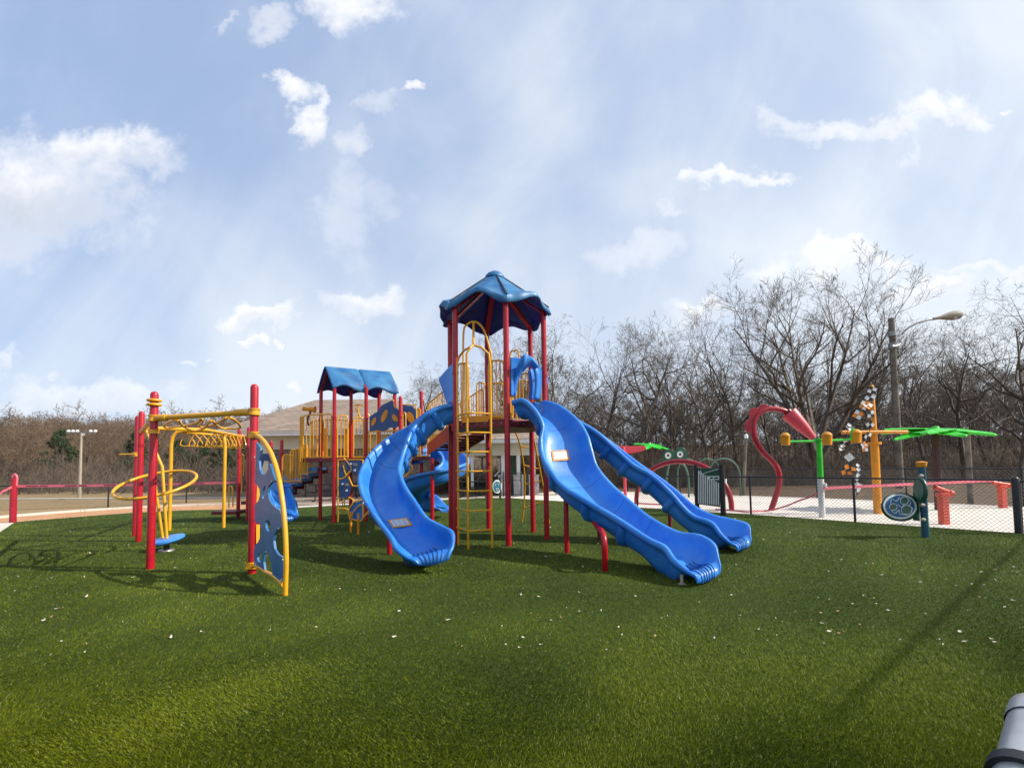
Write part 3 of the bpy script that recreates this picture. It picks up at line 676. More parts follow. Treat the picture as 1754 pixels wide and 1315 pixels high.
# ---------------------------------------------------------------- play structure
def at(P, z): return Vector((P[0], P[1], z))
def resample(P, n):
    P = [Vector(p) for p in P]; L = [0]
    for i in range(1, len(P)): L.append(L[-1]+(P[i]-P[i-1]).length)
    out = []; j = 0
    for k in range(n):
        t = L[-1]*k/(n-1)
        while j < len(P)-2 and L[j+1] < t: j += 1
        out.append(P[j].lerp(P[j+1], (t-L[j])/max(1e-9, L[j+1]-L[j])))
    return out, L[-1]
def smooth01(t): t = max(0, min(1, t)); return t*t*(3-2*t)
def slide(parent, pts, w=.40, d=.30, label=None, name='slide', belly=.16, flanges=(.22, .36, .50, .64, .78), sticker=None, exit_len=.75, n=96, grips=True, pairs=None, seamfrac=None):
    st = []
    if pairs:                                   # both rims are given; the chute hangs between them
        Lr, Rr = catmull([A(*q[0]) for q in pairs], 12), catmull([A(*q[1]) for q in pairs], 12); Mid = [(x+y)/2 for x, y in zip(Lr, Rr)]
        cum = [0]
        for i in range(1, len(Mid)): cum.append(cum[-1]+(Mid[i]-Mid[i-1]).length)
        L = cum[-1]; j = 0; PL, PR = [], []
        for k in range(n):
            t = L*k/(n-1)
            while j < len(Mid)-2 and cum[j+1] < t: j += 1
            f = (t-cum[j])/max(1e-9, cum[j+1]-cum[j]); PL.append(Lr[j].lerp(Lr[j+1], f)); PR.append(Rr[j].lerp(Rr[j+1], f))
        for i in range(n):
            c = (PL[i]+PR[i])/2; T = ((PL[min(n-1, i+1)]+PR[min(n-1, i+1)])/2-(PL[max(0, i-1)]+PR[max(0, i-1)])/2).normalized()
            S = (PR[i]-PL[i]); ww = S.length/2; S.normalize(); U = S.cross(T).normalized()
            if U.z < 0: U = -U
            st.append([c, T, S, U, L*i/(n-1), ww])
        for it in range(4):
            for i in range(1, n-1): st[i][3] = (st[i-1][3]+st[i][3]*2+st[i+1][3]).normalized(); st[i][1] = (st[i-1][1]+st[i][1]*2+st[i+1][1]).normalized()
    else:
        P, L = resample(catmull(pts, 10), n)
        for i in range(n):
            a, b_ = P[max(0, i-1)], P[min(n-1, i+1)]; T = (b_-a).normalized()
            S = T.cross(Vector((0, 0, 1))).normalized(); U = S.cross(T).normalized(); st.append([P[i], T, S, U, i/(n-1)*L, w])
        for it in range(3):
            for i in range(1, n-1): st[i][2] = (st[i-1][2]+st[i][2]*2+st[i+1][2]).normalized(); st[i][3] = (st[i-1][3]+st[i][3]*2+st[i+1][3]).normalized()
    def dep(s): return d*(1-.90*smooth01((s-(L-.50))/.40))
    if pairs:                                   # from the rim line down to the floor line
        for q in st: q[0] = q[0]-q[3]*dep(q[4])
    def prof(i, out=0.0, only=False):
        p, T, S, U, s, ww = st[i]; lip = smooth01((s-(L-.50))/.42); tip = smooth01((s-(L-.05))/.05)
        if not pairs:
            ww *= 1+.15*smooth01((s-(L-exit_len))/exit_len)
            if s > L-.3: ww *= 1-.30*((s-(L-.3))/.3)**2.5
        dd = dep(s)
        bl = belly*smooth01((s-(L-1.15))/.35)*(1-smooth01((s-(L-.50))/.32)); rr = 1-.5*lip; fl = -.05*tip
        inner = [(-ww, dd), (-.97*ww, .88*dd), (-.91*ww, .60*dd), (-.82*ww, .30*dd), (-.66*ww, .09*dd), (-.38*ww, .012), (0, 0), (.38*ww, .012), (.66*ww, .09*dd), (.82*ww, .30*dd), (.91*ww, .60*dd), (.97*ww, .88*dd), (ww, dd)]
        rimr = [(ww+.022*rr, dd+.030*rr), (ww+.062*rr, dd+.028*rr), (ww+.088*rr, dd-.002), (ww+.085*rr, dd-.045*rr), (ww+.055*rr, dd-.075*rr), (ww+.02, dd-.085*rr)]
        dn = .055
        out_r = [(.94*ww+.025, .5*dd-.01), (.84*ww+.03, .2*dd-.03-bl*.5), (.70*ww+.01, -.03-bl*.9), (.40*ww, -dn-bl), (0, -dn-bl)]
        q = inner+rimr+out_r+[(-x, z) for x, z in out_r[-2::-1]]+[(-x, z) for x, z in rimr[::-1]]
        if only: o2 = [(ww+.03, dd-.09*rr)]+out_r; q = [(-x, z) for x, z in o2][:-1]+[(x, z) for x, z in o2[::-1]]
        return [p+S*x+U*(z+fl) for x, z in q], (p, T, S, U, ww, dd, fl)
    b = MB(); vs = []; m = None
    for i in range(n):
        r, _ = prof(i); m = len(r); vs += r
    fs = [(i*m+k, (i+1)*m+k, (i+1)*m+(k+1) % m, i*m+(k+1) % m) for i in range(n-1) for k in range(m)]
    fs += [tuple(range(m)), tuple((n-1)*m+k for k in range(m))[::-1]]
    b.add(vs, fs); sl = b.build(name, 'blue', parent, label=label, angle=1.1, fixn=True)
    for f in flanges:
        b = MB(); i0 = int(f*(n-1)); rings = []
        for off, di in ((-.006, -.075), (.055, -.055), (.080, 0), (.055, .055), (-.006, .075)):
            q, (p, T, S, U, ww, dd, fl) = prof(i0, only=True); c = p+U*.1
            rings.append([x+(x-c-T*(x-c).dot(T)).normalized()*off+T*di for x in q])
        k = len(rings[0]); vs = [v for r in rings for v in r]
        b.add(vs, [(a*k+j, a*k+j+1, (a+1)*k+j+1, (a+1)*k+j) for a in range(4) for j in range(k-1)]+[tuple(a*k for a in range(5)), tuple(a*k+k-1 for a in range(5))[::-1]])
        b.build('joint_flange', 'blue', sl, fixn=True, angle=1.0)
    if grips:
        b = MB()
        for gx in (-.60, -.36, -.12, .12, .36, .60):
            line = []
            for i in range(int(n*(1-.58/L)), n):
                p, T, S, U, s, _w = st[i]; _, (p, T, S, U, ww, dd, fl) = prof(i); t = (s-(L-.58))/.58
                fz = .012 if abs(gx) > .2 else .003
                if abs(gx) > .38: fz = .012+(.09*dd-.012)*(abs(gx)-.38)/.28
                line.append(p+S*(gx*ww*(.72+.28*t))+U*(fl+max(.004, fz)+.005))
            e = line[-1]; line += [e+st[-1][1]*.012-st[-1][3]*.02, e+st[-1][1]*.010-st[-1][3]*.05]
            b.tube(line, .0065, 6)
        b.build('grip_groove', 'navy', sl)
    b = MB()
    for f in flanges:
        i0 = int(f*(n-1)); q, _ = prof(i0); b.tube([x+st[i0][3]*.0005 for x in q[0:13]], .0035, 4, caps=False)
    if flanges: b.build('seam', 'navy', sl)
    if sticker:
        i0 = int(sticker[0]*(n-1)); p, T, S, U, s, _w = st[i0]; hw, hl = sticker[1], sticker[2]; c = p+U*.022
        b = MB(); b.plate([[c-S*hw-T*hl, c+S*hw-T*hl, c+S*hw+T*hl, c-S*hw+T*hl]], .006, U); lb = b.build('warning_label', 'gold', sl, smooth=False)
        b = MB(); c += U*.005; hw2, hl2 = hw*.80, hl*.72; b.plate([[c-S*hw2-T*hl2, c+S*hw2-T*hl2, c+S*hw2+T*hl2, c-S*hw2+T*hl2]], .004, U)
        b.cur = 1; c += U*.0035
        for k in range(6):
            y = hl2*(-.8+k*.32)
            for j in range(3):
                x = hw2*(-.86+j*.6); b.plate([[c+S*x+T*y, c+S*(x+hw2*.5)+T*y, c+S*(x+hw2*.5)+T*(y+hl2*.09), c+S*x+T*(y+hl2*.09)]], .002, U)
        b.build('label_text', ['white', 'grey'], sl, smooth=False)
    return sl, st, L
def rail(parent, P, Q, zb, zt, n, zb2=None, zt2=None, r=.019, rb=.011, name='railing', corner=.10, m='yellow'):
    P, Q = Vector((P[0], P[1], 0)), Vector((Q[0], Q[1], 0)); zb2 = zb if zb2 is None else zb2; zt2 = zt if zt2 is None else zt2
    c = min(corner, (Q-P).length*.3)/(Q-P).length; b = MB()
    def pt(t, f): return P.lerp(Q, t)+Vector((0, 0, (zb+(zb2-zb)*t)*(1-f)+(zt+(zt2-zt)*t)*f))
    H = zt-zb; k = .1/H
    b.tube([pt(0, .0), pt(0, .25), pt(0, .5), pt(0, 1-k), pt(c*.3, 1-k*.25), pt(c, 1), pt(.5, 1), pt(1-c, 1), pt(1-c*.3, 1-k*.25), pt(1, 1-k), pt(1, .5), pt(1, .25), pt(1, .0)], r, 8)
    b.tube([pt(0, .03), pt(1, .03)], r*.8, 8)
    for i in range(n):
        t = (i+1)/(n+1); b.tube([pt(t, .03), pt(t, 1)], rb, 6, caps=False)
    return b.build(name, m, parent)

PS = thing('play_structure', (-1.5, 11, 0), 'large red, yellow and blue play structure with roofed tower and three wavy slides', 'playground')
C0 = Vector((-.34, 10.28, 0)); RH = 1.1
ang = [R(-77+60*k) for k in range(6)]
HB, HC, HD, HF, HE, HG = [C0+Vector((math.cos(a), math.sin(a), 0))*RH for a in ang]
ZT = A(866, 716, HB.y).z
eave = A(865, 514, HB.y).z
for P in (HB, HC, HD, HF, HE, HG): post(P, eave+.02, .057, PS, collars=(ZT-.12, ZT+.98), m='red' if P in (HB, HC, HG) else 'red', dome=False)
# deck
b = MB(); b.plate([[at(P, ZT-.09) for P in (HB, HC, HD, HF, HE, HG)]], .16); dk = b.build('deck', 'darkred', PS, smooth=False, bevel=.01)
b = MB()
for P, Q in ((HG, HB), (HB, HC), (HC, HD)):
    n_ = (Q-P).cross(Vector((0, 0, 1))).normalized()
    for k in range(6): c = P.lerp(Q, (k+.7)/6.4)+n_*.004; c.z = ZT-.09; b.lathe(c, [(0, .006), (.014, .006), (.014, 0)], 8, axis=n_)
b.build('bolt', 'grey', dk)
# umbrella roof
UOFF = -1
def hexroof():
    apex = A(845, 470, C0.y).z; RR = 1.24; base = ang[0]; nt, nr = 96, 16; vs = []; 
    for j in range(nr+1):
        t = .10+.90*j/nr
        for i in range(nt):
            th = base+2*math.pi*i/nt; ph = ((i/nt*6) % 1)-.5           # -.5,.5 at seams, 0 mid panel
            m = (1+math.cos(2*math.pi*ph))/2                             # 1 mid, 0 at seam
            hx = math.cos(R(30))/math.cos(ph*R(60)); r = RR*t*(hx*(1-t**3)+ (hx+.10*m)*t**3)
            z = apex-(apex-eave+.0)*(t**1.06)+.21*m**1.1*t**3.2
            sh = math.sin(2*math.pi*ph*1.5)*.02*t**3
            r += .02*math.sin(2*math.pi*ph*3)*t**4; z += sh
            g_ = max(0, 1-abs(abs(ph)-.5)/.035); z -= .03*g_
            if j == nr: z -= .085; r += .012
            if j == nr-1: r += .03*(t)
            vs.append(C0+Vector((math.cos(th)*r, math.sin(th)*r, z)))
    fs = [(j*nt+i, j*nt+(i+1) % nt, (j+1)*nt+(i+1) % nt, (j+1)*nt+i) for j in range(nr) for i in range(nt)]
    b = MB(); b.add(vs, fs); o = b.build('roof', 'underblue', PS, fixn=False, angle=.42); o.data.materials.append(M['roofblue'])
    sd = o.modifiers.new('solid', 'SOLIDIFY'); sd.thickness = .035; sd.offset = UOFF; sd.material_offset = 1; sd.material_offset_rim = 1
    b = MB()
    for k in range(6):
        th = ang[k]; line = [C0+Vector((math.cos(th)*RR*t*.985, math.sin(th)*RR*t*.985, apex-(apex-eave)*(t**1.06)+.045+.04*t*t)) for t in [x/10 for x in range(1, 11)]]
        b.tube(line, .018, 6)
    b.build('roof_seam', 'ink', o)
    b = MB(); b.lathe(at(C0, apex-.10), [(.02, .17), (.08, .155), (.16, .11), (.215, .05), (.22, 0), (.19, -.01)], 24); b.lathe(at(C0, apex-.10), [(0, .172), (.02, .17)], 24); b.build('roof_cap', 'roofblue', o)
    b = MB()
    for k, P in enumerate((HB, HC, HD, HF, HE, HG)):
        q = at(C0+(P-C0)*.12, apex-.25); p = at(P, eave-.04); b.bar(p, q, .11, .04)
    b.build('rafter', 'red', PS, smooth=False, bevel=.006)
hexroof()
# the three long slides
def tr(L): return [A(*p) for p in L]
S1P = [((772, 693, 10.35), (779, 692, 9.65)), ((752, 697, 10.35), (757, 696, 9.6)), ((728, 709, 10.3), (732, 708, 9.55)), ((700, 731, 10.1), (712, 727, 9.45)), ((675, 745, 9.75), (700, 744, 9.2)), ((652, 763, 9.45), (691, 766, 9.0)),
       ((632, 786, 9.1), (684, 786, 8.8)), ((620, 815, 8.7), (680, 808, 8.55)), ((624, 843, 8.3), (689, 834, 8.25)), ((636, 867, 7.95), (704, 857, 7.9)), ((656, 895, 7.55), (724, 886, 7.6)), ((675, 919, 7.25), (748, 901, 7.4)), ((684, 938, 7.05), (769, 913, 7.25)), ((700, 954, 6.88), (773, 935, 7.05)), ((716, 961, 6.82), (764, 953, 6.9))]
S2P = [((880, 688, 9.2), (925, 690, 9.92)), ((899, 685, 9.1), (935, 688, 9.75)), ((919, 702, 8.95), (960, 698, 9.5)), ((933, 728, 8.8), (988, 722, 9.25)), ((930, 752, 8.65), (1002, 746, 9.0)), ((932, 775, 8.5), (1009, 770, 8.85)), ((942, 798, 8.3), (1019, 800, 8.7)), ((967, 831, 8.0), (1043, 830, 8.4)),
       ((1011, 859, 7.6), (1072, 856, 8.0)), ((1059, 887, 7.2), (1107, 885, 7.62)), ((1113, 922, 6.77), (1156, 912, 7.2)), ((1142, 936, 6.52), (1195, 919, 6.92)), ((1158, 957, 6.3), (1220, 935, 6.7)), ((1180, 977, 6.08), (1229, 958, 6.45)), ((1200, 988, 5.98), (1234, 976, 6.25))]
S3P = [((931, 690, 10.0), (914, 690, 10.95)), ((955, 700, 9.95), (945, 698, 10.8)), ((993, 722, 9.85), (985, 718, 10.6)), ((1023, 740, 9.75), (1020, 738, 10.45)), ((1059, 772, 9.6), (1060, 768, 10.3)), ((1087, 796, 9.45), (1095, 795, 10.1)), ((1115, 812, 9.3), (1126, 816, 9.95)), ((1147, 840, 9.1), (1157, 840, 9.75)),
       ((1171, 867, 8.9), (1188, 867, 9.5)), ((1191, 884, 8.75), (1220, 883, 9.25)), ((1221, 895, 8.5), (1254, 891, 9.0)), ((1237, 914, 8.3), (1279, 900, 8.75)), ((1253, 929, 8.15), (1284, 917, 8.5)), ((1268, 936, 8.08), (1286, 930, 8.32))]
S1, st1, L1 = slide(PS, None, d=.35, pairs=S1P, label='near left curved slide turning down to the turf', flanges=(.10, .22, .31, .40, .72), sticker=(.735, .17, .12))
S2, st2, L2 = slide(PS, None, d=.31, pairs=S2P, label='nearest of the two straight wavy slides at right', flanges=(.18, .44, .58, .72), sticker=(.31, .18, .115))
S3, st3, L3_ = slide(PS, None, d=.30, pairs=S3P, label='farther of the two straight wavy slides at right', flanges=(.24, .36, .47, .58, .70))
# feet and supports of the slides
def foot(px, py, lab=None):
    p = G(px, py); b = MB(); b.tube([at(p, -.02), at(p, .14)], .022, 8); b.box((p.x, p.y, .025), (.09, .06, .012)); b.build('slide_foot', 'soffit', PS)
foot(722, 966); foot(1168, 1003); foot(1238, 938)
def sup(px, py, ztop, m='red', bend=None, r=.045):
    p = G(px, py); b = MB()
    if bend is None: b.tube([at(p, -.02), at(p, ztop)], r, 12)
    else: q = A(*bend); b.tube(catmull([at(p, -.02), at(p, q.z-.22), at(p.lerp(q, .25), q.z-.09), at(p.lerp(q, .7), q.z), q+Vector((0, 0, .08))], 5), r, 12)
    b.build('slide_support', m, PS)
sup(667, 950, .72); sup(971, 948, 1.05); b = MB(); b.tube(catmull([at(G(1036, 979), -.02), A(1036, 945, 6.87), A(1034.5, 922, 6.9), A(1031, 910, 7.1), A(1024, 903, 7.45), A(1018, 894, 7.7)], 5), .045, 12); b.build('slide_support', 'red', PS); sup(1148, 911, 0, m='darkred', bend=(1132, 866, 9.6)); sup(1027, 925, 1.1, m='darkred')
# entrance hoods
def hood(polys, m='blue', name='slide_hood', th=.05, label=None):
    b = MB(); 
    for poly in polys: b.plate([[A(*p) for p in poly]], th)
    return b.build(name, m, PS, label=label, bevel=.012, angle=.5)
yB = 9.15
hood([[(753, 648, 10.0), (767, 632, 9.8), (779, 621, 9.52), (779, 688, 9.5), (768, 691, 9.7), (760, 668, 9.85)], [(779, 621, 9.55), (781, 622, 10.5), (780, 690, 10.5), (779, 690, 9.55)], [(753, 649, 10.0), (757, 652, 10.6), (770, 690, 10.5), (768, 691, 9.72)]], label='folded blue hood over the left slide entrance')
hood([[(874.5, 612, 9.22), (891, 613, 9.3), (885, 640, 9.3), (879, 678, 9.26), (874.5, 677, 9.22)]])
def ribbon(outer, inner, name='slide_hood', label=None, th=.05):
    o, i_ = catmull(tr(outer), 6), catmull(tr(inner), 6); k = len(o); b = MB(); n_ = []
    vs = []; 
    for a, c in zip(o, i_): vs += [a, c]
    fs = [(2*j, 2*j+1, 2*j+3, 2*j+2) for j in range(k-1)]; b.add(vs, fs); ob = b.build(name, 'blue', PS, label=label)
    s = ob.modifiers.new('solid', 'SOLIDIFY'); s.thickness = th; s.offset = 0; return ob
ribbon([(879, 677, 9.26), (883, 645, 9.22), (890, 620, 9.1), (899, 608, 9.05), (910, 612, 9.2), (923, 628, 9.5)], [(882, 678, 9.4), (885, 656, 9.35), (890, 643, 9.3), (897, 633, 9.3), (906, 627, 9.5), (916, 630, 9.7)], label='curved blue hood over the right slide entrances')
ribbon([(913, 629, 9.6), (917, 640, 9.6), (918, 660, 9.62), (916, 683, 9.62)], [(923, 627, 9.85), (926, 640, 9.85), (926, 662, 9.85), (924, 684, 9.85)])
ribbon([(906, 636, 10.0), (908, 650, 10.0), (909, 668, 10.0), (907, 684, 10.0)], [(913, 629, 10.3), (916, 645, 10.3), (917, 664, 10.3), (917, 683, 10.3)])
hood([[(926, 632, 10.2), (939, 650, 10.35), (933, 672, 10.3), (926, 684, 10.2)]])
# ladder climber
def ladder():
    U = [(785.4, 935), (802, 942), (843, 939)]; g0 = [G(*u) for u in U]; b = MB(); r = .022
    zt = [A(785, 622, g0[0].y).z, A(802, 606, g0[1].y).z, A(842, 625, g0[2].y).z]
    apex = A(811, 591, 8.95)
    b.tube([at(g0[0], -.02), at(g0[0], zt[0])]+[A(787, 610, g0[0].y), A(795, 600, 9.1), apex, A(825, 595, 8.92), A(837, 606, g0[2].y)]+[at(g0[2], zt[2]), at(g0[2], -.02)], r, 10)
    b.tube([at(g0[1], -.02), at(g0[1], zt[1]), A(805, 596, 8.85), apex], r, 10)
    b.build('ladder_frame', 'yellow', PS)
    for y in (908.7, 874.6, 841, 807, 773.7, 740.6, 707.5):
        z = A(802, y, g0[1].y).z; e = MB(); m0 = g0[1].lerp(g0[2], .5)+Vector((0, -.05, 0))
        e.tube(catmull([at(g0[0]+Vector((-.04, .03, 0)), z+.01), at(g0[0], z), at(g0[1], z), at(m0, z), at(g0[2], z)], 4), .017, 8); e.build('rung', 'yellow', PS)
    b = MB(); Y = 9.5
    b.tube(catmull([A(793, 720, Y), A(793.5, 640, Y), A(794, 570, Y), A(800, 556, Y), A(811, 551, Y), A(821, 555, Y), A(830, 568, Y), A(838, 595, Y), A(842, 620, Y), A(843, 720, Y)], 5), .021, 10)
    b.tube([A(811, 590, 9.1), A(811, 575, 9.3), A(811, 553, Y)], .024, 10); b.build('grab_loop', 'yellow', PS)
    b = MB(); b.plate([[A(791, 713, 9.42), A(859, 711, 9.3), A(859, 721, 9.3), A(791, 724, 9.42)]], .03); b.build('kick_plate', 'gold', PS, smooth=False)
ladder()
zr = A(850, 617, 9.25).z
rail(PS, HG.lerp(HB, .66), HG.lerp(HB, .95), ZT, zr, 3, rb=.014); rail(PS, HG.lerp(HB, .04), HG.lerp(HB, .26), ZT, zr, 2, rb=.014); rail(PS, C0+Vector((.45, .35, 0)), C0+Vector((.75, .0, 0)), ZT, zr-.05, 3)
rail(PS, HD.lerp(HF, .04), HD.lerp(HF, .34), ZT, zr-.1, 4); rail(PS, HD.lerp(HF, .62), HD.lerp(HF, .96), ZT, zr-.1, 4)
rail(PS, HF.lerp(HE, .03), HF.lerp(HE, .30), ZT, zr-.1, 3); rail(PS, HC.lerp(HD, .03), HC.lerp(HD, .22), ZT, zr-.1, 1); rail(PS, HB.lerp(HC, .0)+Vector((.07, .05, 0)), HB.lerp(HC, .14), ZT, zr-.1, 0)
b = MB(); b.tube(catmull(tr([(874, 640, 10.9), (874, 606, 10.9), (880, 601, 10.9), (888, 603, 10.9), (888, 640, 10.9)]), 4), .02, 8); b.build('grab_loop', 'yellow', PS)
# arch climber behind the tower
def archclimb():
    l = catmull(tr([(878, 733, 11.2), (888, 752, 11.6), (896, 790, 12.1), (899, 830, 12.5), (897, 870, 12.8)])+[G(893.7, 894.5)], 6); r = catmull(tr([(910, 730, 11.1), (918, 770, 11.7), (926, 810, 12.2), (933, 850, 12.6)])+[G(941, 896)], 6)
    b = MB(); b.tube(l, .022, 8); b.tube(r, .022, 8); b.build('arch_climber_frame', 'yellow', PS)
    for f in (.28, .46, .62, .82):
        p, q = l[int(f*(len(l)-1))], r[int(f*(len(r)-1))]; b = MB(); b.tube([p, q], .017, 8); b.build('rung', 'yellow', PS)
archclimb()

# gabled deck section
F0, F1, F2 = Vector((-5.07, 13.3, 0)), Vector((-4.27, 13.65, 0)), Vector((-3.56, 14.15, 0))
B0, B1, B2 = Vector((-5.75, 14.02, 0)), Vector((-4.99, 14.45, 0)), Vector((-4.25, 14.9, 0))
ZD = A(572, 784, 13.3).z
ge = A(572, 662, 13.3).z
for P in (F0, F1, F2, B0, B1, B2): post(P, ge+.02, .052, PS, collars=(ZD-.06, ZD+1.15), dome=False, m='red')
P686 = Vector((-3.2, 13.4, 0)); P722 = G(722.5, 884.5); P740 = G(740.4, 896.6); PE2 = G(780.5, 903)
post(P686, A(686, 678, 13.4).z, .055, PS, collars=(ZD-.05, ZD+1.15)); post(P722, A(722, 669, P722.y).z, .055, PS, collars=(ZD+1.35, ZD-.05)); post(P740, ZD-.05, .055, PS, collars=(.4, 1.4), dome=False); post(PE2, ZT-.3, .035, PS, collars=(.4, 1.2, 1.9), dome=False)
bal = [Vector((-6.16, 13.75, 0)), Vector((-6.45, 14.2, 0)), Vector((-6.3, 14.6, 0))]
b = MB(); b.plate([[at(P, ZD-.05) for P in (F0, F1, P686, P740+Vector((-.1, .1, 0)), P722, F2, B2, B1, B0, bal[2], bal[1], bal[0])]], .11); b.build('deck', 'darkred', PS, smooth=False, bevel=.01)
def gable():
    rz0 = A(563.6, 629, 13.7).z; dr = rz0-ge-.02; u = (F2-F0); o0 = (F0+B0)/2; v = (F0-B0)/2; vs = []; ns, nt = 40, 24
    u0 = -.05; 
    for i in range(ns+1):
        s = u0+(1-2*u0)*i/ns; ph = (i/ns*2) % 1 if i < ns else 0.999
        for j in range(nt+1):
            t = -1.16+2.32*j/nt; at_ = abs(t)/1.16; lift = (.14*math.sin(math.pi*ph)**2+.07*math.sin(ph*6.28+.4))*at_**3.5
            z = rz0-dr*1.12*at_**1.25+lift-(.04 if (ph < .03 or ph > .97) and 0 < i < ns else 0)-(.05 if at_ > .97 else 0); p = o0+u*s+v*t*(1-.03*math.sin(math.pi*ph)); vs.append((p.x, p.y, z))
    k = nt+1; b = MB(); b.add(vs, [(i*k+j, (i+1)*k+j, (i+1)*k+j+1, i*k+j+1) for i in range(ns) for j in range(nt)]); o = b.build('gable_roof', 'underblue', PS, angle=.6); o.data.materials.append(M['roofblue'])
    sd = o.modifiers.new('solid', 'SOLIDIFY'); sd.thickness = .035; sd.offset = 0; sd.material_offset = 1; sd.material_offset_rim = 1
    b = MB(); i = ns//2; b.tube([Vector(vs[i*k+j])+Vector((0, 0, .02)) for j in range(nt+1)], .012, 6); b.build('roof_seam', 'ink', o)
    b = MB()
    for P, Q in ((F0, B0), (F1, B1), (F2, B2)):
        m_ = at((P+Q)/2, rz0-.10); b.bar(at(P, ge-.02), m_, .08, .03); b.bar(at(Q, ge-.02), m_, .08, .03)
    b.build('rafter', 'darkred', PS, smooth=False)
gable()
zr2 = A(560, 710, 13.6).z
rail(PS, bal[0], F0+Vector((-.09, .03, 0)), ZD, zr2, 7); rail(PS, bal[1], bal[0]+Vector((-.02, .05, 0)), ZD, zr2, 3); rail(PS, F0+Vector((.08, .03, 0)), F0.lerp(F1, .42), ZD, zr2-.05, 2); rail(PS, F0.lerp(F1, .60), F1+Vector((-.07, -.03, 0)), ZD, zr2-.1, 2)
rail(PS, B0.lerp(B1, .08), B0.lerp(B1, .92), ZD, zr2-.1, 6); rail(PS, B1.lerp(B2, .08), B1.lerp(B2, .92), ZD, zr2-.1, 6); rail(PS, B0+Vector((-.05, .04, 0)), bal[2], ZD, zr2-.1, 4)
b = MB()
for t_ in (.15, .5, .8):
    p = B0.lerp(B1, t_)+Vector((.05, -.12, 0)); b.box(at(p, ZD+.45), (.10, .02, .9))
b.build('slat_panel', 'gold', PS, smooth=False)
b = MB(); b.tube(catmull(tr([(619, 717, 13.9), (613, 706, 13.9), (607, 696, 13.9), (613, 693, 13.9), (622, 695, 13.8), (628, 705, 13.7), (633, 713, 13.7)]), 5), .018, 8); b.tube([A(613.5, 693, 13.9), A(613.5, 715, 13.9)], .02, 8); b.build('grab_loop', 'yellow', PS)
# telescope on the balcony
b = MB(); p0, p1 = A(519, 699.5, 13.75), A(540, 701.5, 13.75); ax = (p1-p0).normalized(); L_ = (p1-p0).length
b.lathe(p0, [(0, 0), (.06, 0), (.065, .02), (.055, .05), (.055, L_*.55), (.075, L_*.6), (.075, L_*.8), (.10, L_*.95), (.10, L_), (.08, L_-.02), (0, L_-.05)], 14, axis=ax)
ts = b.build('telescope', 'gold', PS); b = MB(); b.tube(catmull(tr([(531, 703, 13.75), (531, 709, 13.75), (528, 714, 13.72), (527, 722, 13.72), (529, 729, 13.74)]), 4), .03, 8); b.build('bracket', 'darkred', ts)
# crown panel
def Z6(x, y): return (500+x/7.973, 640+y/7.973)
def pan(name, outline, P, Q, m, th=.03, off=0.0, holes=(), parent=PS, label=None, fz=None, bevel=.004):
    n = Vector((Q[1]-P[1], P[0]-Q[0], 0)).normalized()
    if n.y > 0: n = -n
    P2, Q2 = Vector(P)+n*off, Vector(Q)+n*off
    lp = [[V(x, y, P2, Q2) for x, y in L] for L in [outline, *holes]]
    b = MB(); b.plate(lp, th); return b.build(name, m, parent, smooth=False, label=label, bevel=bevel)
def ell(cx, cy, rx, ry, rot=0, n=18):
    c, s = math.cos(R(rot)), math.sin(R(rot)); return [(cx+rx*math.cos(a)*c-ry*math.sin(a)*s, cy+rx*math.cos(a)*s+ry*math.sin(a)*c) for a in [2*math.pi*k/n for k in range(n)]]
crown = [Z6(*p) for p in [(1062, 585), (1100, 560), (1180, 510), (1200, 470), (1230, 430), (1300, 395), (1375, 360), (1392, 400), (1392, 455), (1455, 490), (1455, 720), (1400, 742), (1340, 735), (1255, 790), (1180, 765), (1065, 790)]]
cpn = pan('crown_panel', crown, F1, P686, 'navy', .04, label='navy panel with three yellow petal shapes')
for (cx, cy, rx, ry, ro) in ((1117, 655, 26, 62, 22), (1262, 577, 34, 92, 22), (1407, 605, 32, 56, -35)): x, y = Z6(cx, cy); pan('petal', ell(x, y, rx/7.973, ry/7.973, ro), F1, P686, 'gold', .012, .028, parent=cpn, bevel=0)
rail(PS, F1+Vector((.07, -.02, 0)), P686+Vector((-.07, .02, 0)), ZD, A(660, 738, 13.5).z, 10, corner=.02)
b = MB(); b.tube(catmull([V(*Z6(*p), F1+Vector((0, -.05, 0)), P686+Vector((0, -.05, 0))) for p in [(1365, 352), (1390, 370), (1397, 440), (1450, 472)]], 4), .016, 8); b.build('panel_trim', 'yellow', cpn)
Pa, Pb = Vector((-3.25, 14.0, 0)), Vector((-2.9, 14.0, 0))
sp = pan('petal_panel', [(690, 694), (706, 695), (712.5, 703), (712.5, 724), (703, 735), (690, 729)], Pa, Pb, 'navy', .04, label='navy panel with one yellow petal')
pan('petal', ell(703, 715, 5.6, 10.3, -22), Pa, Pb, 'gold', .012, .028, parent=sp, bevel=0)
b = MB(); b.tube(catmull([V(x, y, Pa, Pb) for x, y in [(688, 693), (706, 693.5), (713, 703), (713, 760)]], 3), .02, 8); b.build('panel_trim', 'yellow', sp)
rail(PS, A(690, 780, 13.3), A(695, 780, 13.2), ZD, A(692, 706, 13.2).z, 0); rail(PS, A(716, 780, 13.0), A(720, 780, 13.0), ZD, A(718, 700, 13).z, 1)
rail(PS, P686+Vector((.12, .0, 0)), P740+Vector((-.08, .05, 0)), ZD, ZD+.45, 7, corner=.02)
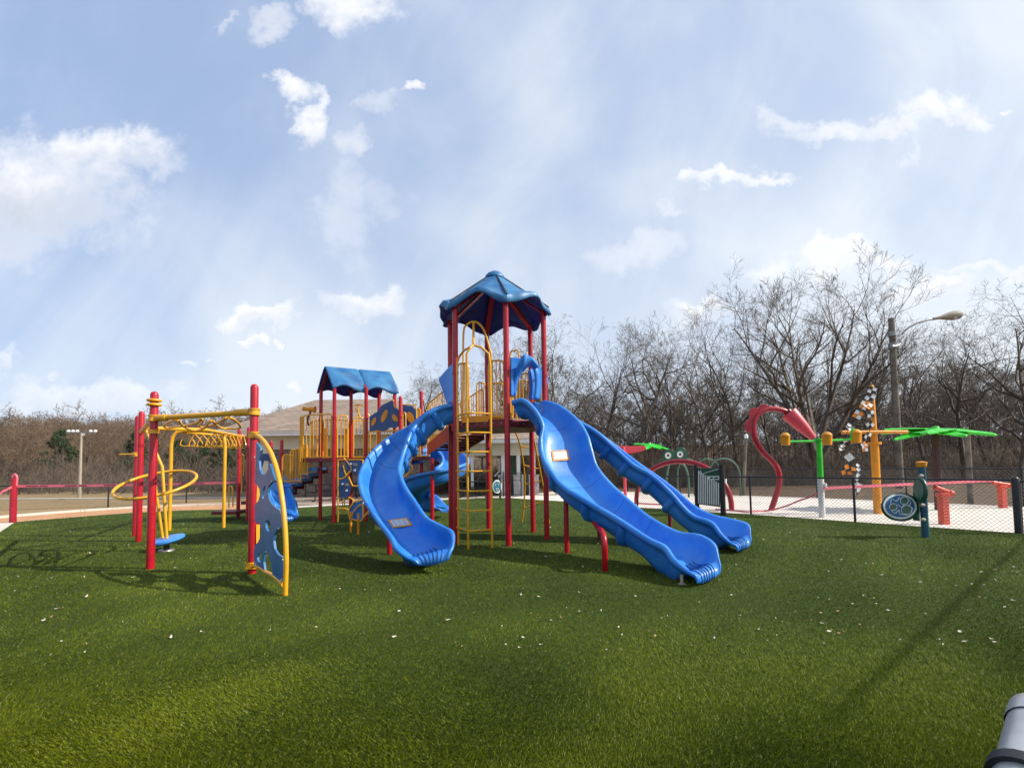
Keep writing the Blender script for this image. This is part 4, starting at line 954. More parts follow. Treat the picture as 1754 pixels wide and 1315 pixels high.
# stair up to the tower
def stairs_up():
    p, q = A(733, 770, 12.55), A(772, 740, 11.0); off = (q-p).cross(Vector((0, 0, 1))).normalized()
    if off.y < 0: off = -off
    off = off*.85
    zt0, zb0 = A(733, 761.5, 12.55).z, A(733, 779, 12.55).z; zt1, zb1 = A(772, 728, 11.0).z, A(772, 752, 11.0).z
    for o in (Vector((0, 0, 0)), off):
        b = MB(); b.plate([[at(p+o, zb0), at(q+o, zb1), at(q+o, zt1), at(p+o, zt0)]], .04); b.build('stringer', 'red' if o.length < .1 else 'darkred', PS, smooth=False)
    for k in range(6):
        t = (k+.5)/6; c = p.lerp(q, t)+off*.5; b = MB(); b.box(at(c, zb0+(zb1-zb0)*t+.1+.0), (.26, off.length-.06, .045), X=Vector((q.x-p.x, q.y-p.y, 0))); b.build('step', 'darkred', PS, smooth=False)
    za, zb_ = A(727, 692, 12.6).z, A(766, 662, 11.1).z
    rail(PS, p, q, zt0, za, 11, zt1, zb_, rb=.013); rail(PS, p+off, q+off, zt0, za, 11, zt1, zb_, rb=.013)
stairs_up()
# lower left deck with steps
q464, q482 = Vector((-7.1, 14.3, 0)), Vector((-6.85, 13.9, 0)); q408, q424 = G(407.7, 887.5), G(424, 891)
ZL = .95
post(Vector(((464-877)*14.6/800, 14.6, 0)), A(464, 755, 14.6).z, .05, PS); post(Vector(((482-877)*13.9/800, 13.9, 0)), A(482, 752, 13.9).z, .05, PS, collars=(A(482, 778, 13.9).z, ZL))
post(q408, A(408, 735, q408.y).z, .055, PS, collars=(A(408, 782, q408.y).z, .9)); post(q424, A(424, 731, q424.y).z, .055, PS, collars=(A(424, 779, q424.y).z, 1.0))
b = MB(); b.plate([[at(P, ZL) for P in (q424, Vector((-6.86, 13.9, 0)), Vector((-7.5, 14.7, 0)), q408+Vector((0, .3, 0)))]], .1); b.build('deck', 'darkred', PS, smooth=False)
b = MB(); c = G(393, 889); b.box(at(c, .22), (.75, .6, .1)); b.box(at(c+Vector((.6, .3, 0)), .5), (.5, .6, .1)); b.build('transfer_step', 'darkred', PS, smooth=False)
b = MB(); b.tube(catmull(tr([(392, 870, 14.6), (392, 836, 14.6), (394, 833, 14.6), (398, 836, 14.5), (399, 868, 14.5)]), 4), .02, 8); b.tube(catmull(tr([(414, 845, 14.4), (414, 783, 14.4), (416, 780, 14.4), (418, 783, 14.4), (417, 815, 14.4)]), 4), .018, 8); b.build('grab_rail', 'yellow', PS)
for i, (x, y) in enumerate([(488, 841), (501, 830.5), (517, 821.5), (531, 812.5), (543.5, 803.5)]):
    c = A(x, y, 14.1+i*.03); b = MB(); b.box((c.x, c.y, c.z), (.30, .8, .085)); b.build('step', 'blue', PS, bevel=.02)
    b = MB(); b.box((c.x, c.y+.42, c.z-.04), (.34, .04, .2)); b.build('riser', 'darkred', PS, smooth=False)
for (x0, x1, yt, yb, k) in ((484, 497, 778.5, 826, 2), (497, 515.5, 769.5, 825, 3), (514, 526.5, 761, 814, 2)):
    P, Q = A(x0, 800, 13.7), A(x1, 800, 13.72); rail(PS, P, Q, A(x0, yb, 13.7).z, A(x0, yt, 13.7).z, k); P, Q = A(x0+6, 800, 14.5), A(x1+6, 800, 14.5); rail(PS, P, Q, A(x0, yb, 14.5).z, A(x0, yt+1, 14.5).z, k)
b = MB(); b.plate([[A(442, 777, 13.8), A(474, 776, 13.8), A(473, 803, 13.8), A(466, 800, 13.8), A(464, 790, 13.8), A(452, 789, 13.8), A(447, 806, 13.8), A(441, 812, 13.8)]], .05); b.build('slide_hood', 'navy', PS, smooth=False, bevel=.01, label='navy hood over the small left slide')
slide(PS, tr([(468, 826, 14.0), (473, 842, 13.75), (480, 862, 13.5), (490, 880, 13.2), (497, 886, 13.05)]), w=.24, d=.24, label='small blue slide behind the leaf panel', flanges=(.4,), exit_len=.5, belly=.06, n=50)
# spiral slide at the back
slide(PS, tr([(706, 792, 14.3), (728, 786, 14.9), (756, 788, 15.0), (776, 798, 14.5), (780, 812, 13.8), (758, 824, 13.3), (728, 834, 13.3), (708, 848, 13.7), (716, 862, 14.2), (742, 869, 14.3), (764, 871, 14.2)]), w=.34, d=.34, label='dark blue spiral slide at the back of the structure', flanges=(), exit_len=.5, belly=.1)
b = MB(); b.tube([G(741, 888)+Vector((0, 0, -.02)), at(G(741, 888), 1.3)], .05, 10); b.build('slide_support', 'blue', PS)
b = MB()
for pts in ([(686, 812, 13.0), (700, 801, 13.0), (705, 786, 13.0), (716, 779, 13.0), (722, 778, 13.0)], [(686, 803, 13.0), (692, 797, 13), (700, 801, 13)], [(700, 793, 13), (706, 800, 13), (702, 808, 13), (690, 818, 13), (684, 817, 13)]): b.tube(catmull(tr(pts), 4), .02, 8)
b.build('climbing_loop', 'yellow', PS)
# climbing frame and play panels under the gabled deck
YC = 13.0
b = MB()
b.tube(tr([(579, 893.5, YC), (579, 787, YC), (621.5, 787, YC), (621.5, 858, YC)]), .022, 8)
for pts in ([(580, 820, YC), (589, 818, YC), (597, 810, YC), (602, 803, YC), (599, 796, YC), (589, 784, YC)], [(597, 816, YC), (603, 830, YC), (606, 832, YC), (621, 832, YC)], [(588, 797, YC), (590, 806, YC), (594, 815, YC)], [(597, 851, YC), (604, 855, YC), (608, 862, YC)], [(580, 871, YC), (592, 871, YC), (599, 875, YC)]): b.tube(catmull(tr(pts), 4), .02, 8)
b.build('climbing_frame', 'yellow', PS)
YP = Vector((0, YC, 0)); YQ = Vector((1, YC, 0))
for ol, lb in (([(592, 789), (621, 789), (621, 812.5), (608, 811), (598, 806), (593, 800)], 'navy pentagon play panel under the deck'), ([(581, 823), (595, 818), (602, 835), (598, 851), (581, 852)], 'navy play panel with white knobs'), ([(581, 797), (587, 797), (589, 818), (581, 819)], None)):
    pp = pan('play_panel', ol, YP, YQ, 'navy', .03, label=lb)
    if lb: 
        cx = sum(x for x, y in ol)/len(ol); cy = sum(y for x, y in ol)/len(ol)
        pan('knob', ell(cx-5, cy-7, 1.7, 1.4), YP, YQ, 'white', .03, .03, parent=pp, bevel=0); pan('knob', ell(cx+3, cy-6, 4, 2.4, 10), YP, YQ, 'grey', .02, .03, parent=pp, bevel=0); pan('knob', ell(cx+2, cy+4, 1.8, 1.8), YP, YQ, 'white', .03, .03, parent=pp, bevel=0)
PQ0, PQ1 = Vector((0, 12.2, 0)), Vector((1, 12.2, 0))
pod = pan('pod_panel', [(598, 889), (598, 876), (607, 860), (621, 858), (621, 888), (616, 892)], PQ0, PQ1, 'blue', .05)
b = MB(); b.tube(catmull(tr([(599, 888, 12.15), (597.5, 875, 12.15), (607, 859, 12.15), (621, 857, 12.15)]), 4), .02, 8); b.tube(catmull(tr([(600, 888, 12.1), (608, 873, 12.1), (620, 864, 12.1), (621.5, 886, 12.1), (616, 892, 12.1), (600, 888, 12.1)]), 3), .02, 8); b.tube(tr([(621, 887, 12.1), (628, 879, 12.3), (635, 869, 12.4)]), .02, 8); b.tube(catmull(tr([(628, 880, 12.3), (636, 879, 12.3), (641, 876, 12.3)]), 3), .018, 8); b.build('pod_trim', 'yellow', pod)
for x, y in ((601, 912), (613.5, 916)): p = G(x, y); b = MB(); b.tube([at(p, -.02), at(p, .5)], .028, 8); b.build('pod_leg', 'gold', PS)
pan('bubble_panel', [(623, 856), (624, 849), (629, 845), (634, 848), (640, 866), (634, 868), (623, 865)], PQ0, PQ1, 'blue', .03)
pan('knob', ell(630.5, 856, 3.6, 4), PQ0, PQ1, 'white', .04, .03, parent=pod, bevel=0)
b = MB(); 
for x in (587, 590): b.tube(tr([(x, 853, 14.5), (x, 880, 14.5)]), .015, 6)
b.tube(tr([(580, 861, 14.5), (598, 861, 14.5)]), .015, 6); b.build('back_rungs', 'yellow', PS)

# ---------------------------------------------------------------- overhead climber at left
OC = thing('overhead_climber', (-6, 8.5, 0), 'red post climber with yellow squiggle overhead bars and blue leaf panel at left', 'climber')
L1 = G(257.3, 975); L2 = G(431.5, 983); L3 = G(237, 928); L4 = G(230.5, 919)
L2.y -= 0; 
post(L1, A(263.5, 670, L1.y).z, .058, OC); post(L2, A(435, 657.5, L2.y).z, .058, OC); post(L3, A(242, 704, L3.y).z, .057, OC, collars=(A(242, 762, L3.y).z,)); post(L4, A(238, 712, L4.y).z, .052, OC)
def clamp_(P, z, r=.074, h=.05, m='yellow'):
    b = MB(); b.tube([at(P, z-h), at(P, z+h)], r, 16)
    for dz in (-h+.008, h-.008): b.tube([at(P, z+dz-.008), at(P, z+dz+.008)], r+.012, 16)
    b.build('clamp', m, OC)
zb1 = A(268, 716, L1.y).z; 
for dz in (.0, .07): b = MB(); b.ring(at(L1, A(262, 691, L1.y).z+dz-.02), .085, .022); b.build('clamp', 'yellow', OC)
clamp_(L1, zb1); clamp_(L2, zb1+.03); clamp_(L1, zb1-.22, .07, .03); clamp_(L2, A(434, 745, L2.y).z); clamp_(L2, A(431, 967, L2.y).z, .085, .05); clamp_(L4, A(232, 778, L4.y).z)
b = MB(); d12 = (L2-L1).normalized(); b.tube([at(L1+d12*.06, zb1), at(L2-d12*.06, zb1+.03)], .042, 12); b.tube([at(L1+d12*.06, zb1), at(L1+d12*.26, zb1)], .055, 12); b.tube([at(L2-d12*.34, zb1+.03), at(L2-d12*.06, zb1+.03)], .055, 12); b.build('beam', 'yellow', OC)
d13 = (L3-L1).normalized(); b = MB(); b.tube([at(L1+d13*.05, zb1), at(L3-d13*.05, zb1)], .042, 12); b.build('beam', 'yellow', OC)
M9 = L1.lerp(L3, .55); b = MB(); b.tube([at(M9, zb1-.02), A(352, 736, 10.2), A(408, 746, 14.6)], .038, 12); b.build('beam', 'yellow', OC)
for pts in ([(302, 719, 7.5), (291, 722, 7.9), (281, 729, 8.4), (287, 733, 8.8), (300, 731, 8.6), (317, 729, 8.2), (336, 724, 7.8), (345, 718, 7.5), (347, 722, 7.9), (341, 729, 8.4), (348, 732, 8.7), (362, 728, 8.2), (378, 721, 7.6), (388, 715, 7.3)],
            [(305, 719, 7.5), (311, 727, 7.9), (324, 735, 8.5), (338, 737, 8.8), (350, 733, 8.5), (357, 724, 7.9), (362, 720, 7.6), (370, 727, 8.1), (380, 733, 8.7), (398, 734, 8.8), (410, 733, 8.6), (410, 727, 8.1), (400, 718, 7.5), (392, 715, 7.3)]):
    b = MB(); b.tube(catmull(tr(pts), 6), .021, 10); b.build('squiggle_bar', 'yellow', OC)
b = MB(); b.tube(tr([(205, 778, 11.1), (232, 777.5, 11.08)]), .018, 8); b.build('chin_bar', 'yellow', OC)
# ladder of triangular handles
ga, gb = G(290, 909), G(383, 904); za = A(333, 738, 12.3).z
b = MB(); dab = (gb-ga).normalized()
b.tube([at(ga, -.02), at(ga, za-.35), at(ga+dab*.03, za-.15), at(ga+dab*.12, za-.03), at(ga+dab*.28, za), at(gb-dab*.28, za), at(gb-dab*.12, za-.03), at(gb-dab*.03, za-.15), at(gb, za-.35), at(gb, -.02)], .042, 12); b.build('arch_frame', 'yellow', OC)
for f0 in (.22, .78):
    pa = at(ga.lerp(gb, f0), za-.03); pb = at(q408.lerp(q424, f0), za-.02); b = MB(); b.tube([pa, pb], .03, 10); b.build('side_rail', 'yellow', OC)
for k in range(8):
    t = .04+k*.125; c0 = ga.lerp(gb, .22).lerp(q408.lerp(q424, .22), t); c1 = ga.lerp(gb, .78).lerp(q408.lerp(q424, .78), t); b = MB(); e = (c1-c0)
    for cc, sg in ((c0, 1), (c1, -1)):
        x = e.normalized()*sg; b.tube(catmull([at(cc, za-.04), at(cc-x*.12, za-.28), at(cc-x*.10, za-.38), at(cc+x*.16, za-.38), at(cc+x*.18, za-.28), at(cc, za-.04)], 4), .013, 6)
    b.build('triangle_handle', 'yellow', OC)
# leaf panel
LPQ = G(488.5, 1021); 
def Z2(x, y): return (180+x/3.288, 640+y/3.288)
out_ = [(856, 385), (885, 425), (880, 450), (872, 490), (876, 540), (890, 566), (908, 566), (925, 535), (934, 505), (950, 560), (965, 600), (945, 608), (925, 635), (922, 670), (932, 715), (952, 742), (988, 768), (1000, 800), (1004, 862), (975, 876), (958, 905), (954, 940), (960, 985), (978, 1015), (1008, 1034), (1010, 1100), (1006, 1168), (975, 1152), (950, 1135), (944, 1100), (938, 1050), (925, 1008), (912, 1000), (902, 1015), (898, 1060), (903, 1102), (880, 1092), (845, 1078), (843, 1000), (850, 965), (868, 945), (882, 910), (884, 870), (874, 842), (848, 832), (848, 738), (868, 715), (877, 685), (875, 650), (862, 625), (848, 618)]
holes = [[Z2(*p) for p in L] for L in (ell(923, 853, 14, 33, -6), ell(875, 1035, 13, 25), ell(899, 668, 7, 38, 8))]
LP = pan('leaf_panel', [Z2(*p) for p in out_], L2, LPQ, 'panelblue', .028, 0, holes, parent=OC, label='blue leaf shaped panel with round cut outs')
b = MB(); b.tube(catmull([V(x, y, L2, LPQ) for x, y in [(434, 744), (441, 746.5), (452, 756), (465, 778), (476, 812), (484, 860), (488.5, 910), (490, 960), (489, 1000)]]+[at(LPQ, -.02)], 5), .032, 12); b.build('leaf_stem', 'yellow', OC)
b = MB(); b.tube(catmull([V(x, y, L2, LPQ) for x, y in [(433, 968), (445, 972), (455, 979), (470, 987), (485, 1001)]], 4), .026, 10); b.build('leaf_stem', 'yellow', OC)
b = MB()
for x, y in [(885, 428), (985, 870), (1008, 1045), (945, 605), (912, 1003), (855, 1072), (1000, 1160), (849, 470)]:
    p = V(*Z2(x, y), L2, LPQ); n_ = Vector((LPQ.y-L2.y, L2.x-LPQ.x, 0)).normalized(); n_ = -n_ if n_.y > 0 else n_; b.lathe(p+n_*.012, [(.014, 0), (.012, .01), (0, .012)], 8, axis=n_)
b.build('bolt', 'white', LP)
pan('side_handle', [(438.5, 828), (442, 828), (442, 864), (438.5, 864)], L2, LPQ, 'yellow', .05, -.06, parent=OC); pan('side_handle', [(438.5, 898), (442, 898), (442, 938), (438.5, 936)], L2, LPQ, 'yellow', .05, -.06, parent=OC)
# spinner
SPN = thing('spinner', G(285, 944), 'blue disc spinner with yellow poles and large yellow hoop', 'spinner'); sb = G(285, 944)
b = MB(); b.lathe(at(sb, -.01), [(0, .05), (.13, .045), (.15, 0)], 14); b.build('base_plate', 'grey', SPN); b = MB(); b.tube([at(sb, .02), at(sb, .2)], .05, 10); b.build('spindle', 'black', SPN)
dc = A(287, 924, sb.y); ax = Vector((-.14, -.18, 1)).normalized()
b = MB(); b.lathe(dc-ax*.06, [(0, .0), (.2, .0), (.25, .02), (.29, .05), (.285, .085), (.24, .10), (0, .10)], 28, axis=ax); b.build('disc', 'blue', SPN)
top_ = at(M9, zb1-.05)
b = MB(); b.tube([dc+Vector((.02, -.05, .03)), A(278, 800, 9.0), top_], .028, 10); b.tube([dc+Vector((-.12, .03, .03)), A(267, 840, 9.1), A(259, 760, 9.1), top_+Vector((0, .05, 0))], .026, 10); b.build('pole', 'yellow', SPN)
hc = A(267.5, 828.5, 9.05); b = MB(); b.ring(hc, .66, .028, N=(0.0, -.37, .93), n=48, m=10); b.build('hoop', 'yellow', SPN)
# ---------------------------------------------------------------- left edge: tape posts and field light
tp = G(22, 895.4); t = thing('tape_post', tp, 'leaning red bollard holding the pink tape at far left', 'post')
b = MB(); b.tube([at(tp, -.02), A(23, 850, tp.y), A(25.5, 818, tp.y)], [.085, .085, .08], 12); b.build('shaft', 'crim', t)
b = MB(); b.tube(catmull(tr([(22.5, 832, tp.y), (22, 818, tp.y), (25, 812, tp.y), (29, 817, tp.y), (28, 832, tp.y)]), 4), .03, 8); b.build('tape_knot', 'tape', t)
def tape(pts, label, h=.075, words=True, group='pink caution tapes'):
    t = thing('caution_tape', pts[0], label, 'tape', group); P = catmull(pts, 8) if len(pts) > 2 else [Vector(pts[0]).lerp(Vector(pts[1]), k/24) for k in range(25)]
    b = MB(); vs = []; n = len(P)
    for i, p in enumerate(P): tw = .25*math.sin(i*.5); vs += [p+Vector((0, .02*math.sin(i*.9), h/2)), p+Vector((0, .02*math.sin(i*.9+tw), -h/2))]
    b.add(vs, [(2*i, 2*i+1, 2*i+3, 2*i+2) for i in range(n-1)]); b.build('band', 'tape', t)
    if words:
        b = MB(); L = 0; D = [0]
        for i in range(1, n): D.append(D[-1]+(P[i]-P[i-1]).length)
        x = .3
        def pos(s):
            j = 0
            while j < n-2 and D[j+1] < s: j += 1
            return P[j].lerp(P[j+1], (s-D[j])/max(1e-6, D[j+1]-D[j]))
        while x < D[-1]-1:
            for w_ in range(11):
                if w_ == 6: continue
                p, q = pos(x+w_*.06), pos(x+w_*.06+.042); o = Vector((0, -.022, 0)); b.add([p+o+Vector((0, 0, .018)), q+o+Vector((0, 0, .018)), q+o-Vector((0, 0, .018)), p+o-Vector((0, 0, .018))], [(0, 1, 2, 3)])
            x += 1.15
        if b.v: b.build('print', 'ink', t, smooth=False)
    return t
tape([A(28, 832.5, tp.y), A(205, 830.5, 14.6), A(404, 826, 14.9)], 'pink printed tape from the red bollard to the low posts at left')
tape([A(22, 833, tp.y), A(-12, 850, 13)], 'pink tape hanging from the red bollard out of the left edge', words=False)
fl = G(136, 852.5); t = thing('floodlight_pole', fl, 'tall thin floodlight pole with a row of lamps on the hill side', 'light pole'); zt = A(138, 741, fl.y).z
b = MB(); b.tube([at(fl, -.1), at(fl, zt)], [.085, .05], 8); b.build('pole', 'soffit', t); b = MB(); b.bar(A(114, 740.5, fl.y), A(163, 740.5, fl.y), .06, .06); b.build('crossbar', 'grey', t)
for x in (116, 123.5, 131, 154, 162, 141): b = MB(); y = 739 if x != 141 else 745; b.lathe(A(x, y, fl.y), [(0, .02), (.03, .04), (.075, .0), (.08, -.10), (0, -.11)], 10, axis=(0, -.8, -.5)); b.build('floodlight', 'white', t)

# ---------------------------------------------------------------- splash pad features
# red curved spray pipe
rb = G(1320, 875); Yr = rb.y; t = thing('spray_pipe', rb, 'tall red question mark shaped spray pipe with scalloped crest', 'water feature')
b = MB(); b.tube(catmull([at(rb, -.02)]+tr([(1328, 852, Yr), (1334.5, 828, Yr), (1333, 806, Yr), (1323, 790, Yr), (1307, 774, Yr), (1295, 755, Yr), (1290.5, 733, Yr), (1294, 715, Yr), (1305, 704, Yr), (1322, 700, Yr), (1340, 702.5, Yr), (1352, 709, Yr)]), 6), .086, 14); b.build('pipe', 'crim', t)
b = MB(); b.plate([tr([(x, y, Yr-.02) for x, y in [(1303, 708), (1314, 702), (1317, 699), (1315, 694), (1309, 691.5), (1303, 693), (1299, 698), (1294, 698.5), (1288, 699), (1283.5, 703), (1282, 709), (1285, 714), (1283, 718), (1278, 721), (1275.5, 727), (1276, 734), (1280, 740), (1286, 742), (1291, 740), (1292, 725), (1296, 713)]])], .05); b.build('crest', 'crim', t, bevel=.008)
p0, p1 = A(1351, 707, Yr), A(1393, 750, Yr-.3); axd = (p1-p0).normalized(); Lh = (p1-p0).length; up_ = Vector((axd.z*-1, 0, axd.x)).normalized()
b = MB(); b.lathe(p0, [(.20, .02), (.235, 0), (.25, .01), (.25, .05), (.20, Lh*.5), (.14, Lh*.8), (.10, Lh), (.085, Lh), (.12, Lh*.8), (.18, Lh*.5), (.21, .06), (.20, .02)], 18, axis=axd); b.build('spout_hood', 'pink', t, angle=.9)
b = MB(); b.lathe(p0-axd*.08, [(0, 0), (.13, 0), (.13, .35), (0, .35)], 10, axis=axd); b.build('spout_core', 'darkred', t)
# green post with yellow buckets
gp = G(1408.5, 887); Yg = gp.y; zt = A(1404, 753, Yg).z; zw = A(1406, 820, Yg).z; t = thing('bucket_post', gp, 'lime green post with white base and yellow tipping buckets', 'water feature')
b = MB(); b.tube([at(gp, -.02), at(gp, zw)], .078, 14); b.build('base_sleeve', 'white', t); b = MB(); b.tube([at(gp, zw), at(gp, zt)], .072, 14); b.tube([at(gp, zt-.01), at(gp, zt+.04)], .09, 14); b.build('post', 'green', t)
b = MB(); b.lathe(at(gp, zw-.18)+Vector((.07, -.05, 0)), [(0, .07), (.05, .05), (.06, 0), (.05, -.05), (0, -.07)], 10); b.build('valve_cap', 'white', t)
b = MB(); b.tube(catmull(tr([(1404, 755, Yg), (1352, 756, Yg), (1350, 753, Yg), (1350, 744, Yg), (1345, 742.5, Yg)]), 3), .032, 8); b.tube(catmull(tr([(1404, 755, Yg), (1457, 752, Yg), (1458.5, 748, Yg), (1459, 737, Yg), (1463, 735, Yg)]), 3), .032, 8); b.tube(catmull(tr([(1404, 755, Yg), (1412, 752, Yg-.5), (1415, 746, Yg-.6), (1415, 740, Yg-.6)]), 3), .032, 8); b.build('arm', 'green', t)
for x, y, yy, s in ((1345, 752, Yg, 1), (1416.5, 751, Yg-.65, 1), (1466, 747, Yg, 1.1)):
    c = A(x, y, yy); b = MB(); b.lathe(c, [(0, -.17*s), (.11*s, -.17*s), (.125*s, .07*s), (.13*s, .10*s), (.09*s, .15*s), (.04*s, .18*s), (0, .18*s)], 16); b.build('bucket', 'gold', t)
# yellow mast
ym = G(1504, 880.5); Yy = ym.y; t = thing('spray_mast', ym, 'tall yellow spray mast with a crossbar, draped in checkered pennants', 'water feature'); zt = A(1494.5, 662, Yy).z; zc = A(1498, 740, Yy).z
b = MB(); b.tube([at(ym, -.02), at(ym, zc-.3)], .105, 16); b.tube([at(ym, zc-.3), at(ym, zt)], [.085, .055], 14, dome=True); b.build('mast', 'gold', t)
b = MB(); b.tube([A(1442, 740, Yy-.1), A(1554, 739.5, Yy-.1)], .052, 10); b.build('crossbar', 'gold', t)
b = MB(); b.tube([at(ym, zc-.36), at(ym, zc-.29)], .17, 16); b.tube([at(ym, zc-.02), at(ym, zc+.06)], .12, 16); b.build('collar', 'gold', t)
Yb = Yy-.35
bt_ = thing('bunting', A(1468, 760, Yb), 'string of black, white and orange checkered pennants hanging on the yellow mast', 'bunting')
lineP = [(1494, 664), (1490, 680), (1481, 693), (1471, 708), (1461, 722), (1454, 734), (1448, 748), (1446, 760), (1450, 772), (1455, 784), (1459, 796), (1464, 806), (1469, 812), (1474, 800), (1478, 780), (1483, 765), (1487, 750), (1490, 735), (1491, 715), (1493, 690), (1495, 668)]
b = MB(); b.tube(catmull(tr([(x, y, Yb) for x, y in lineP]), 3), .008, 5); b.tube(catmull(tr([(1469, 812, Yb), (1470, 822, Yb), (1467, 842, Yb)]), 3), .012, 5); b.build('string', 'ink', bt_)
fr = random.Random(4)
for i, (x, y, s, kind) in enumerate([(1494, 668, 7, 0), (1491, 680, 8, 0), (1487, 693, 8, 1), (1480, 694, 8, 1), (1470, 710, 8, 1), (1456, 731, 7, 0), (1446, 759, 7, 0), (1441, 766, 6, 0), (1455, 783, 7, 2), (1448, 804, 9, 3), (1459, 806, 8, 3), (1470, 808, 8, 0), (1470, 800, 6, 0), (1481, 762, 6, 1), (1482, 768, 6, 1), (1487, 746, 7, 0), (1491, 727, 7, 0), (1492, 709, 7, 0), (1468, 824, 8, 0), (1471, 833, 7, 2), (1467, 842, 6, 0)]):
    c = A(x, y, Yb-.03); k = s*Yb/800*.92; a = fr.uniform(-.9, .9); U_ = Vector((math.cos(a), fr.uniform(-.4, .4), math.sin(a))).normalized(); W_ = Vector((-U_.z, fr.uniform(-.3, .3), U_.x)).normalized(); b = MB()
    for p_ in range(2):
        for q_ in range(2):
            b.cur = (p_+q_) % 2 if kind != 2 else 0; h = .0; c0 = c+U_*(k*(p_-1)*.9)+W_*(k*(q_-1)*.9)
            b.add([c0, c0+U_*k*.9, c0+U_*k*.9+W_*k*.9+Vector((0, .02, 0)), c0+W_*k*.9], [(0, 1, 2, 3)])
    ms = {0: ['white', 'ink'], 1: ['flagorange', 'white'], 2: ['white', 'pink'], 3: ['flagorange', 'ink']}[kind]
    b.build('pennant', ms, bt_, smooth=False)
# water cannons
def cannon(px, py, ztp, h0, h1, label):
    p = G(px, py); t = thing('water_cannon', p, label, 'water feature', 'red water cannons'); zt = A(px-1, ztp, p.y).z; b = MB()
    b.box(at(p, zt/2), (.17, .15, zt)); o = b.build('pedestal', 'orange', t, smooth=False, bevel=.015)
    b = MB()
    for k in range(9):
        for j in (-1, 0, 1): b.lathe(at(p, .08+zt*k/9.5)+Vector((j*.045, -.0755, 0)), [(.009, 0), (.007, .004), (0, .005)], 6, axis=(0, -1, 0))
    b.build('rivet', 'white', o)
    q0, q1 = A(*h0, p.y), A(*h1, p.y); a = (q1-q0).normalized(); L = (q1-q0).length; b = MB()
    b.lathe(q0, [(.03, .02), (.035, -.01), (.062, 0), (.062, L*.75), (.085, L*.78), (.085, L*.97), (.05, L), (0, L)], 14, axis=a); b.build('barrel', 'orange', t)
    b = MB(); b.box(at(p, zt+.04), (.24, .17, .10)); b.build('saddle', 'orange', t, smooth=False, bevel=.02)
cannon(1617.5, 899, 850, (1601, 834), (1631, 846), 'red water cannon on a pedestal right of the round navy panel')
cannon(1718, 870.5, 836, (1700, 826), (1737, 832), 'far red water cannon near the corner post at the right edge')
# palm sprays
def palm(base, topx, topy, leaves, label, rad, trunk_m='palmbrown', curve=0, r=.1, droop=.05):
    t = thing('palm_spray', base, label, 'water feature', 'palm shaped sprays'); Y = base.y; top = A(topx, topy, Y); b = MB()
    if curve: b.tube(catmull([at(base, -.02), at(base.lerp(top, .35)+Vector((curve, 0, 0)), top.z*.45), at(base.lerp(top, .8)+Vector((-curve*.6, 0, 0)), top.z*.8), top], 5), r, 8)
    else: b.tube([at(base, -.02), top], r, 14)
    b.build('trunk', trunk_m, t); b = MB(); b.lathe(top, [(0, .16), (.08, .14), (.13, .05), (.13, -.03), (0, -.03)], 12); b.build('hub', 'green', t)
    for a, ln, dz in leaves:
        d = Vector((math.cos(a), math.sin(a), 0)); s = Vector((-d.y, d.x, 0)); b = MB(); vs = []; n = 8
        for k in range(n+1):
            f = k/n; wv = rad*(.06+.36*math.sin(math.pi*min(1, f*.95+.08))**.8)*(1-.6*f)+.01; c = top+d*(ln*rad*f+.08)+Vector((0, 0, .06+dz*f-droop*rad*f*f)); jag = 1+(.18 if k % 2 else -.12)
            vs += [c-s*wv*jag-Vector((0, 0, .05)), c, c+s*wv*jag-Vector((0, 0, .05))]
        b.add(vs, [(3*i+j, 3*i+j+1, 3*i+j+4, 3*i+j+3) for i in range(n) for j in (0, 1)]); o = b.build('leaf', 'green', t, smooth=False); m_ = o.modifiers.new('s', 'SOLIDIFY'); m_.thickness = .03
palm(G(1608, 874), 1602.5, 738, [(R(a), l, z) for a, l, z in ((-172, .98, -.24), (-140, .9, -.1), (-100, .75, -.2), (-60, .85, -.15), (-14, 1.02, -.14), (25, 1.0, .05), (80, .9, .05), (130, .9, .02), (165, .9, .1))], 'green palm leaf spray on a maroon trunk at right', 1.42)
palm(G(1120, 846), 1112, 763, [(R(a), l, z) for a, l, z in ((-170, .9, -.25), (-120, .8, -.2), (-60, .9, -.2), (-15, 1.2, -.25), (30, 1.0, .0), (90, .9, .1), (150, .9, .1))], 'small green palm leaf spray on a crooked brown trunk beyond the long slides', .78, curve=.12, r=.05)
# pink sail sign
pk = G(1071.4, 853.5); Yk = pk.y; t = thing('spray_sail', pk, 'pink tapered board on a pink post behind the long slide', 'water feature')
b = MB(); b.tube([at(pk, -.02), A(1068, 768, Yk)], .07, 12, dome=True); b.build('post', 'pink', t); b = MB(); b.plate([tr([(x, y, Yk+.1) for x, y in [(1040, 760), (1058, 763.5), (1082, 764), (1104, 763.5), (1107, 767), (1102, 772), (1088, 775), (1074, 776.5), (1060, 775), (1040, 768)]])], .06); b.build('board', 'pink', t, bevel=.01)
# low arch
a0, a1 = G(1090, 864), G(1253.5, 873.8); t = thing('spray_arch', (a0+a1)/2, 'low wide red spray arch behind the chime panel', 'water feature'); Pm = a0.lerp(a1, .45); zt = A(1160, 790, Pm.y).z
b = MB(); P = [a0.lerp(a1, .5-.5*math.cos(th))+Vector((0, 0, zt*math.sin(th)**.85)) for th in [math.pi*k/28 for k in range(29)]]; P[0].z = P[-1].z = -.02; b.tube(P, .085, 12); b.build('arch_pipe', 'crim', t)
